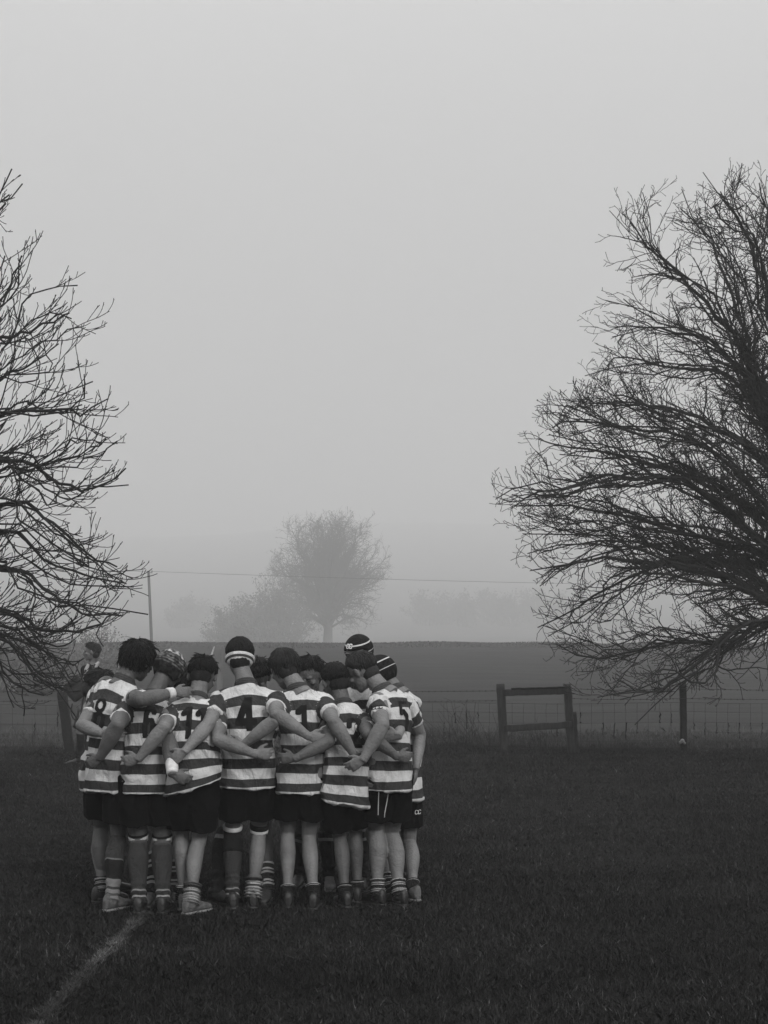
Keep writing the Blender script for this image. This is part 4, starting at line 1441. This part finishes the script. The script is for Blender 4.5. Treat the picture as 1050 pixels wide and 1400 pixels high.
m_capg = band_mat("patterned_scrum_cap", [(0, .2), (.26, .008), (.29, .05), (.34, .09), (.38, .03), (.42, .09), (.47, .03), (.51, .09), (.56, .02), (.60, .07), (.65, .012)])
nt = m_capg.node_tree; bs = nt.nodes['Principled BSDF']; src = bs.inputs['Base Color'].links[0].from_socket
vo = nt.nodes.new('ShaderNodeTexVoronoi'); vo.inputs['Scale'].default_value = 38; vo.feature = 'SMOOTH_F1'
tc = nt.nodes.new('ShaderNodeTexCoord'); nt.links.new(tc.outputs['Object'], vo.inputs['Vector'])
mr = nt.nodes.new('ShaderNodeMapRange'); mr.inputs[1].default_value = .25; mr.inputs[2].default_value = .6; mr.inputs[3].default_value = .25; mr.inputs[4].default_value = 1.8
nt.links.new(vo.outputs['Distance'], mr.inputs[0])
mx = nt.nodes.new('ShaderNodeMix'); mx.data_type = 'RGBA'; mx.blend_type = 'MULTIPLY'; mx.inputs[0].default_value = 1
nt.links.new(src, mx.inputs[6]); nt.links.new(mr.outputs[0], mx.inputs[7]); nt.links.new(mx.outputs[2], bs.inputs['Base Color'])
m_sl_band = band_mat("pale_shoulder_sleeve", [(0, DK), (.1, WH), (.62, DK), (.92, WH)])
m_sl_thin = band_mat("thin_patch_sleeve", [(0, DK), (.14, WH), (.36, DK), (.92, WH)])
m_sockN = band_mat("black_sock_white_top", [(0, .35), (.05, .02), (.1, .3), (.15, .012)])
m_sockS = band_mat("muddy_ringed_sock", [(0, .1), (.12, .03), (.3, .34), (.42, .1), (.5, .3), (.62, .2), (.7, .28), (.85, .15)])
m_sockD = band_mat('long_dark_sock', [(0, .05), (.03, .028), (.80, .16), (.83, .02), (.90, .2), (.93, .02)])
G = 'players of the huddle'
P = {}
# number 4
P['4'] = person(dict(slen=0.74, seed=4, label='player number 4 with striped headband, arms around the players beside him', group=G,
    hip=at(340, 1050, 9.86), sa=at(300, 956, 9.88), sb=at(379, 956, 9.88), head=at(328, 899, 9.97), hdir=Vector((-.1, 1, -.42)), hup=Vector((.02, 0, 1)),
    aa=arm(at(253, 1027, 9.50), at(285, 1005, 9.5), (.15, 1, 0), d=Vector((-.75, .1, -.55)), curl=.5),
    ab=arm(at(421, 1006, 9.64), at(392, 1000, 9.45), (0, 1, 0), d=Vector((.9, .12, -.25)), curl=.3),
    la=leg(318, 9.82, 316, 1145, (-.15, 1, 0), sock=.26, sm=m_sockD, thick=1, wraps=[(-.1, .32, m_blackc, .006), (-.12, -.06, m_tape, .008)]),
    lb=leg(346, 9.85, 356, 1135, (-.1, 1, 0), sock=.70, bunch=2, sm=m_sockS, wraps=[(-.05, .02, m_tape, .007), (-.14, -.06, m_blackc, .007)]),
    num='4', numt=.62, numx=-.002, numsz=(.10, .215, .044, .03), gear='band', sleeve=m_sl_thin, jw=1.0,
    hair=dict(style='crop', m=m_hair, length=.022, mess=.3)))
# number 11
P['11'] = person(dict(tilt=.05, slen=0.84, seed=11, label='player number 11 with wavy dark hair, jersey bunched up at one hip', group=G,
    hip=at(264, 1056, 9.70), sa=at(233, 977, 9.78), sb=at(300, 973, 9.84), head=at(277, 924, 9.98), hdir=Vector((.05, 1, -.75)), hup=Vector((.05, 0, 1)),
    aa=arm(at(190, 1037, 9.50), at(203, 1022, 9.45), (.1, 1, 0), d=Vector((-.9, .15, -.2)), curl=.8),
    ab=arm(at(348, 1031, 9.62), at(296, 1030, 9.5), (0, 1, 0), d=Vector((1, .08, .02)), curl=.9),
    la=leg(250, 9.78, 250, 1140, (-.1, 1, 0), sock=.84, sm=m_sockN, bm=m_boot2),
    lb=leg(261, 9.62, 274, 1135, (.55, .8, 0), sock=.74, bunch=2, sm=m_sockS, bm=m_boot2),
    num='11', numt=.57, numx=-.005, numsz=(.046, .215, .034, .046), hem=-.2, wr=.022,
    hair=dict(style='short', m=m_hair, length=.03, mess=.45)))
# number 6
P['6'] = person(dict(slen=0.73, seed=6, label='player number 6 in a patterned grey scrum cap with taped wrist and strapped knees', group=G, skin=SK_M, mus=1.12, thick=1.1,
    hip=at(200, 1056, 9.76), sa=at(171, 970, 9.80), sb=at(232, 972, 9.88), head=at(231, 916, 9.98), hdir=Vector((.25, 1, -.6)), hup=Vector((.25, 0, 1)),
    aa=arm(at(137, 1035, 9.60), at(146, 1020, 9.4), (.1, 1, 0), d=Vector((-.75, .2, -.5)), curl=.9),
    ab=arm(at(236, 1058, 9.48), at(218, 1010, 9.4), (-.1, 1, 0), d=Vector((.75, .1, -.35)), curl=.8),
    la=leg(190, 9.66, 190, 1140, (-.05, 1, 0), sock=.10, sm=m_sockD, wraps=[(-.04, .03, m_tape, .006), (-.09, -.06, m_blackc, .006)]),
    lb=leg(223, 9.66, 222, 1140, (.1, 1, 0), sock=.12, sm=m_sockD, wraps=[(-.03, .04, m_tape, .006), (-.08, -.05, m_blackc, .006)]),
    num='6', numt=.585, numx=-.01, numsz=(.062, .21, .034, .03), gear='scrum', capm=m_capg, hem=-.27, hair=None, jw=.9, tape=[('b', .62, 1.0)]))
# number 8
P['8'] = person(dict(slen=0.74, seed=8, label='player number 8 with thick dark hair, arm stretched across the next player\'s shoulders', group=G, skin=SK_M, mus=1.06, thick=1.02,
    hip=at(150, 1052, 9.88), sa=at(139, 944, 10.02), sb=at(184, 955, 9.80), head=at(189, 903, 9.98), hdir=Vector((.65, 1, -.5)), hup=Vector((.12, 0, 1)), scale=1.0,
    aa=arm(at(165, 1005, 10.25), at(152, 1000, 10.6), (0, -1, 0)),
    ab=arm(at(237, 947, 9.70), at(207, 956, 9.35), (0, 1, -.4), d=Vector((.95, .3, .05)), curl=.5),
    la=leg(140, 10.1, 138, 1140, (.4, .9, 0), sock=.8, sm=m_sockB),
    lb=leg(153, 9.74, 163, 1135, (.55, .8, 0), sock=.02, bunch=.6, sm=band_mat("taped_sock", [(0, .03), (.36, .12), (.385, .010), (.68, .14), (.80, .03), (.84, .16), (.90, .05), (.94, .14)]), bm=m_boot2),
    num='8', numt=.58, numx=-.0, numsz=(.085, .19, .028, .03), sleeve=m_sl_band, tape=[('b', .82, 1.0)],
    hair=dict(style='long', m=m_hair, length=.05, mess=1.0, k=.97, n=2200)))
# left neighbour
P['L'] = person(dict(slen=0.70, seed=2, label='player bowed low at the left end, half hidden behind number 8', group=G,
    hip=at(141, 1052, 10.15), sa=at(140, 953, 10.02), sb=at(156, 948, 10.35), head=at(137, 943, 10.30), hdir=Vector((1, .2, -.9)), hipyaw=70,
    aa=arm(at(140, 1003, 9.64), at(95, 990, 9.9), (.3, 1, 0), d=Vector((.95, .1, .1)), curl=.3),
    ab=arm(at(190, 985, 10.3), at(170, 990, 10.2), (0, -1, 0)),
    la=leg(139, 10.05, 138, 1140, (.8, .5, 0), sock=.84, sm=m_sockR),
    lb=leg(150, 10.4, 150, 1140, (.8, .5, 0), sock=.8),
    hem=-.25, hair=dict(style='short', m=m_hairb, length=.03)))
# number 1
P['1'] = person(dict(slen=0.68, seed=1, label='player number 1 with straight brown hair and bare calves', group=G,
    hip=at(411, 1055, 9.86), sa=at(386, 960, 9.88), sb=at(444, 962, 9.88), head=at(389, 914, 10.0), hdir=Vector((-.45, 1, -.6)), hup=Vector((-.1, 0, 1)),
    aa=arm(at(334, 1017, 9.66), at(376, 1000, 9.4), (0, 1, 0), d=Vector((-1, .1, -.1)), curl=.6),
    ab=arm(at(483, 1030, 9.66), at(470, 1012, 9.4), (0, 1, 0), d=Vector((.5, .6, -.6)), curl=1.1),
    la=leg(394, 9.86, 393, 1145, (-.1, 1, 0), sock=.86, sm=m_sockN),
    lb=leg(429, 9.80, 420, 1140, (.05, 1, 0), sock=.82, sm=m_sockN),
    num='1', numt=.60, numx=.02, numsz=(.05, .19, .038, .03), hem=-.26, jw=.86,
    hair=dict(style='bob', m=m_hairb, length=.05, mess=.25)))
# number 2
P['2'] = person(dict(tilt=-.03, slen=0.80, seed=12, label='shorter player number 2 with cropped black hair, jersey pulled down over the hips', group=G, skin=SK_M, scale=.95,
    hip=at(471, 1068, 9.84), sa=at(446, 982, 9.88), sb=at(498, 984, 9.93), head=at(458, 932, 10.0), hdir=Vector((-.5, 1, -.6)), hup=Vector((-.12, 0, 1)),
    aa=arm(at(404, 1037, 9.62), at(452, 1035, 9.5), (0, 1, 0), d=Vector((-1, .05, 0)), curl=.9),
    ab=arm(at(542, 1034, 9.70), at(512, 1022, 9.5), (0, 1, 0), d=Vector((.9, .25, -.1)), curl=1.0),
    la=leg(472, 9.86, 466, 1150, (-.35, 1, 0), sock=.84, sm=m_sockB),
    lb=leg(489, 10.05, 484, 1150, (.1, 1, 0), sock=.84, sm=m_sockB),
    num='2', numt=.58, numx=.045, numsz=(.075, .19, .036, .03), hem=-.3, jw=.93, wr=.024,
    hair=dict(style='crop', m=m_hair, length=.025, mess=.4)))
# number 5
P['5'] = person(dict(jw=.88, slen=0.70, seed=5, label='player number 5 with bent brown haired head, hand on the hip of number 2', group=G, thick=1.08, mus=1.05,
    hip=at(531, 1056, 9.90), sa=at(516, 958, 9.86), sb=at(552, 962, 10.08), head=at(494, 918, 10.05), hdir=Vector((-1, .45, -.75)), hup=Vector((-.2, 0, 1)), hipyaw=35,
    aa=arm(at(497, 1038, 9.56), at(522, 1015, 9.5), (0, 1, 0), d=Vector((-.75, .15, -.45)), curl=.5),
    ab=arm(at(569, 1050, 10.08), at(592, 1005, 10.4), (-1, .2, 0), d=Vector((-.1, .2, -1)), curl=.5),
    la=leg(517, 9.95, 512, 1135, (-.6, .8, 0), sock=.8, sm=m_sockR),
    lb=leg(546, 9.93, 535, 1125, (-.7, .7, 0), sock=.80, sm=m_sockR),
    num='5', numt=.63, numx=.015, numsz=(.075, .20, .034, .03), sleeve=m_sl_band, hem=-.22,
    piping=[('a', Vector((0.1, -1, 0)), 0), ('b', Vector((-.35, -1, 0)), 0)],
    hair=dict(style='crop', m=m_hairb, length=.03, mess=.3)))
# right neighbour
P['R'] = person(dict(slen=0.74, seed=3, label='player at the right end in a black scrum cap, mostly hidden behind number 5', group=G,
    hip=at(549, 1064, 10.3), sa=at(536, 962, 10.3), sb=at(563, 960, 10.6), head=at(519, 922, 10.5), hdir=Vector((-1, .1, -.5)), hipyaw=65,
    aa=arm(at(545, 1006, 9.74), at(562, 1003, 9.8), (-.2, 1, 0), d=Vector((-1, .1, 0)), curl=.9),
    ab=arm(at(500, 1000, 10.75), at(520, 1000, 10.7), (0, -1, 0)),
    la=leg(532, 10.15, 528, 1135, (-.8, .4, 0), sock=.78, sm=m_sockR),
    lb=leg(565, 10.12, 560, 1140, (-.5, .8, 0), sock=.88, sm=m_sockB, bm=m_boot2), gear='cap', hair=None, hem=-.24, jw=.82))
# tall one across the ring
P['T'] = person(dict(seed=15, label='tallest player in a black scrum cap with two white lines, standing behind number 5', group=G, back=False,
    hip=at(498, 1050, 10.95), sa=at(464, 952, 10.9), sb=at(522, 952, 10.95), head=at(490, 893, 10.72), hdir=Vector((-.55, -1, -.35)),
    aa=arm(at(450, 1000, 10.9), at(455, 1000, 11), (0, -1, 0)), ab=arm(at(540, 1000, 10.9), at(535, 1000, 11), (0, -1, 0)),
    la=leg(497, 10.55, 494, 1140, (-.2, -1, 0), sock=.25, sm=m_sockB), lb=leg(520, 10.8, 515, 1140, (.1, -1, 0), sock=.3, sm=m_sockB),
    gear='cap', hair=None, capmark=(-.02, Vector((-.45, -1, 0)))))
# facing the camera between 1 and 2
P['F'] = person(dict(seed=17, label='dark haired player facing the camera, face seen between numbers 1 and 2', group=G, back=False, skin=SK_M,
    hip=at(428, 1056, 10.9), sa=at(398, 968, 10.85), sb=at(452, 968, 10.85), head=at(423, 923, 10.62), hdir=Vector((-.35, -1, -.55)),
    aa=arm(at(385, 1000, 10.85), at(390, 1000, 11), (0, -1, 0)), ab=arm(at(470, 1000, 10.85), at(465, 1000, 11), (0, -1, 0)),
    la=leg(410, 10.7, 414, 1140, (-.2, -1, 0), sock=.2, sm=m_sockB), lb=leg(450, 10.62, 446, 1140, (.1, -1, 0), sock=.2, sm=m_sockB, bm=m_boot2),
    hair=dict(style='short', m=m_hair, length=.04, mess=.7)))
# between 4 and 1
P['D'] = person(dict(seed=18, label='bowed black haired player whose crown shows between numbers 4 and 1', group=G, back=False, skin=SK_D,
    hip=at(340, 1052, 10.55), sa=at(322, 972, 10.6), sb=at(380, 972, 10.65), head=at(351, 926, 10.5), hdir=Vector((.1, -.8, -.9)),
    aa=arm(at(312, 1000, 10.6), at(315, 1000, 10.8), (0, -1, 0)), ab=arm(at(392, 1000, 10.6), at(390, 1000, 10.8), (0, -1, 0)),
    la=leg(296, 10.0, 300, 1140, (.75, -.6, 0), sock=.02, sm=m_sockB), lb=leg(366, 10.1, 364, 1140, (-.1, -1, 0), sock=.60, sm=m_sockR),
    hair=dict(style='short', m=m_hair, length=.03, mess=.6)))
# hidden behind 6 and 11, legs and boots showing between them
P['H'] = person(dict(seed=19, label='bowed player hidden behind numbers 6 and 11, only striped socks and boots clearly showing', group=G, back=False,
    hip=at(248, 1060, 10.6), sa=at(222, 985, 10.6), sb=at(272, 985, 10.65), head=at(256, 942, 10.42), hdir=Vector((.1, -.8, -.9)),
    aa=arm(at(215, 1010, 10.6), at(215, 1010, 10.8), (0, -1, 0)), ab=arm(at(285, 1010, 10.6), at(283, 1010, 10.8), (0, -1, 0)),
    la=leg(206, 9.98, 212, 1140, (-.1, -1, 0), sock=.4, sm=m_sockR, bm=m_boot2), lb=leg(237, 10.0, 240, 1140, (.3, -1, 0), sock=.55, sm=m_sockR),
    hair=dict(style='short', m=m_hair, length=.03, mess=.6)))

# ---- small marks
def mark_on(me_obj, text, O, right, upv, inward, sz, name, m, off=.003):
    me = me_obj.data
    loc = Vector(); p_ = me_obj.parent
    while p_ is not None: loc += p_.location; p_ = p_.parent
    bvh = BVHTree.FromPolygons([v.co + loc for v in me.vertices], [tuple(p.vertices) for p in me.polygons])
    V2, F2 = digit_geo(text, *sz)
    return project(V2, F2, O, right, upv, inward, bvh, off, name, m, me_obj)

mark_on(P['R'][1]['shorts'], 'CC', at(572, 1113, 10.2), Vector((1, 0, 0)), Vector((.1, 0, 1)), Vector((0, 1, 0)), (.018, .028, .004, .004, .0012), "emblem", m_white)
mark_on(P['5'][1]['jer'], 'CCC', at(515, 967, 9.7), Vector((1, 0, .15)).normalized(), Vector((-.15, 0, 1)).normalized(), Vector((0, 1, 0)), (.022, .022, .006, .004, .0015), "sponsor_mark", m_num)

# ---- bystander by the fence with a bag on the shoulder
m_grey2 = mat('pale_scarf_cloth', .32, .9, .2, 16, .3, 60, .15)
m_trouser = band_mat('trouser_cloth', [(0, .012), (.999, .012)])
m_plain = band_mat("open_coat", [(0, .009), (.999, .009)])
P['S'] = person(dict(slen=.95, seed=23, label='bystander in profile near the fence, long dark coat and pale scarf', group=None,
    hip=at(127, 958, 21.6), sa=at(117, 916, 21.4), sb=at(136, 918, 21.75), head=at(125, 891, 21.5), hdir=Vector((-1, -.15, -.1)), hipyaw=65, back=True,
    aa=arm(at(112, 962, 21.3), at(122, 948, 21.3), (0, 1, 0), d=Vector((-.3, 0, -1)), curl=.7), ab=arm(at(132, 965, 21.9), at(140, 945, 21.9), (0, -1, 0), d=Vector((0, 0, -1))),
    la=leg(108, 21.45, 112, 1000, (-1, -.1, 0), sock=.1, sm=m_trouser), lb=leg(122, 21.75, 122, 1000, (-1, 0, 0), sock=.1, sm=m_trouser),
    jersey=m_plain, sleeve=m_plain, collar=m_grey, shorts=m_coat, hem=-.75, jw=.85, hair=dict(style='short', m=m_hairb, length=.04, mess=.4)))
rootS, iS = P['S']
# rename garments of the bystander
iS['jer'].name = 'coat'; iS['shorts'].name = 'trousers'
for c in rootS.children:
    if c.name.startswith('sock'): c.name = 'trouser_leg'
    if c.name.startswith('boot'): c.name = 'shoe'
sc_ = [(np.array([tuple(at(x, y, 21.35)) for x, y in pts]), np.array(r), 10) for pts, r in (
    ([(136, 905), (131, 910), (125, 922), (121, 940), (116, 956), (112, 972), (108, 990)], [.02, .034, .04, .036, .032, .028, .022]),
    ([(121, 908), (118, 915), (116, 928), (117, 940)], [.02, .03, .03, .02]))]
obj("scarf", tubes(sc_, "scarf"), m_grey2, rootS)
bag = empty("shoulder_bag", at(103, 945, 21.2)); tag(bag, 'black shoulder bag with looped strap carried by the bystander', 'bag')
bb = MB(); c = at(104, 942, 21.2); Mr = Matrix.Rotation(math.radians(-40), 3, 'Y')
bb.loft([c + Mr @ Vector((0, 0, z)) for z in (-.15, -.13, 0, .13, .15)], [Mr @ Vector((1, 0, 0))] * 5, [Vector((0, 1, 0))] * 5, [.11, .14, .15, .14, .11], [.04, .07, .08, .06, .03], 20, .5)
bm_ = bb.fused("bag", .012, 2); wrinkle(bm_, .01, 3)
obj("body", bm_, m_coat, bag)
st = smooth_poly([tuple(at(x, y, 21.15)) for x, y in ((99, 962), (97, 974), (102, 984), (109, 980), (112, 968), (115, 950), (122, 925), (130, 908))], 24)
obj("strap", tubes([(st, np.full(len(st), .011), 6)], "strap"), m_coat, bag)
# ---------------------------------------------------------------- haze
mb = MB(); mb.box(Vector((0, 1070, 76)), 860, 1100, 90)
hz_me = mb.mesh("haze", False)
m_haze = bpy.data.materials.new("mist"); m_haze.use_nodes = True
nt = m_haze.node_tree; nt.nodes.clear()
o_ = nt.nodes.new('ShaderNodeOutputMaterial'); v_ = nt.nodes.new('ShaderNodeVolumePrincipled')
v_.inputs['Color'].default_value = (.97, .97, .97, 1)
v_.inputs['Density'].default_value = 0.0023
v_.inputs['Anisotropy'].default_value = 0.3
nt.links.new(v_.outputs[0], o_.inputs['Volume'])
tag(obj("haze", hz_me, m_haze), 'pale winter mist filling the air over the fields', 'mist', kind='stuff')
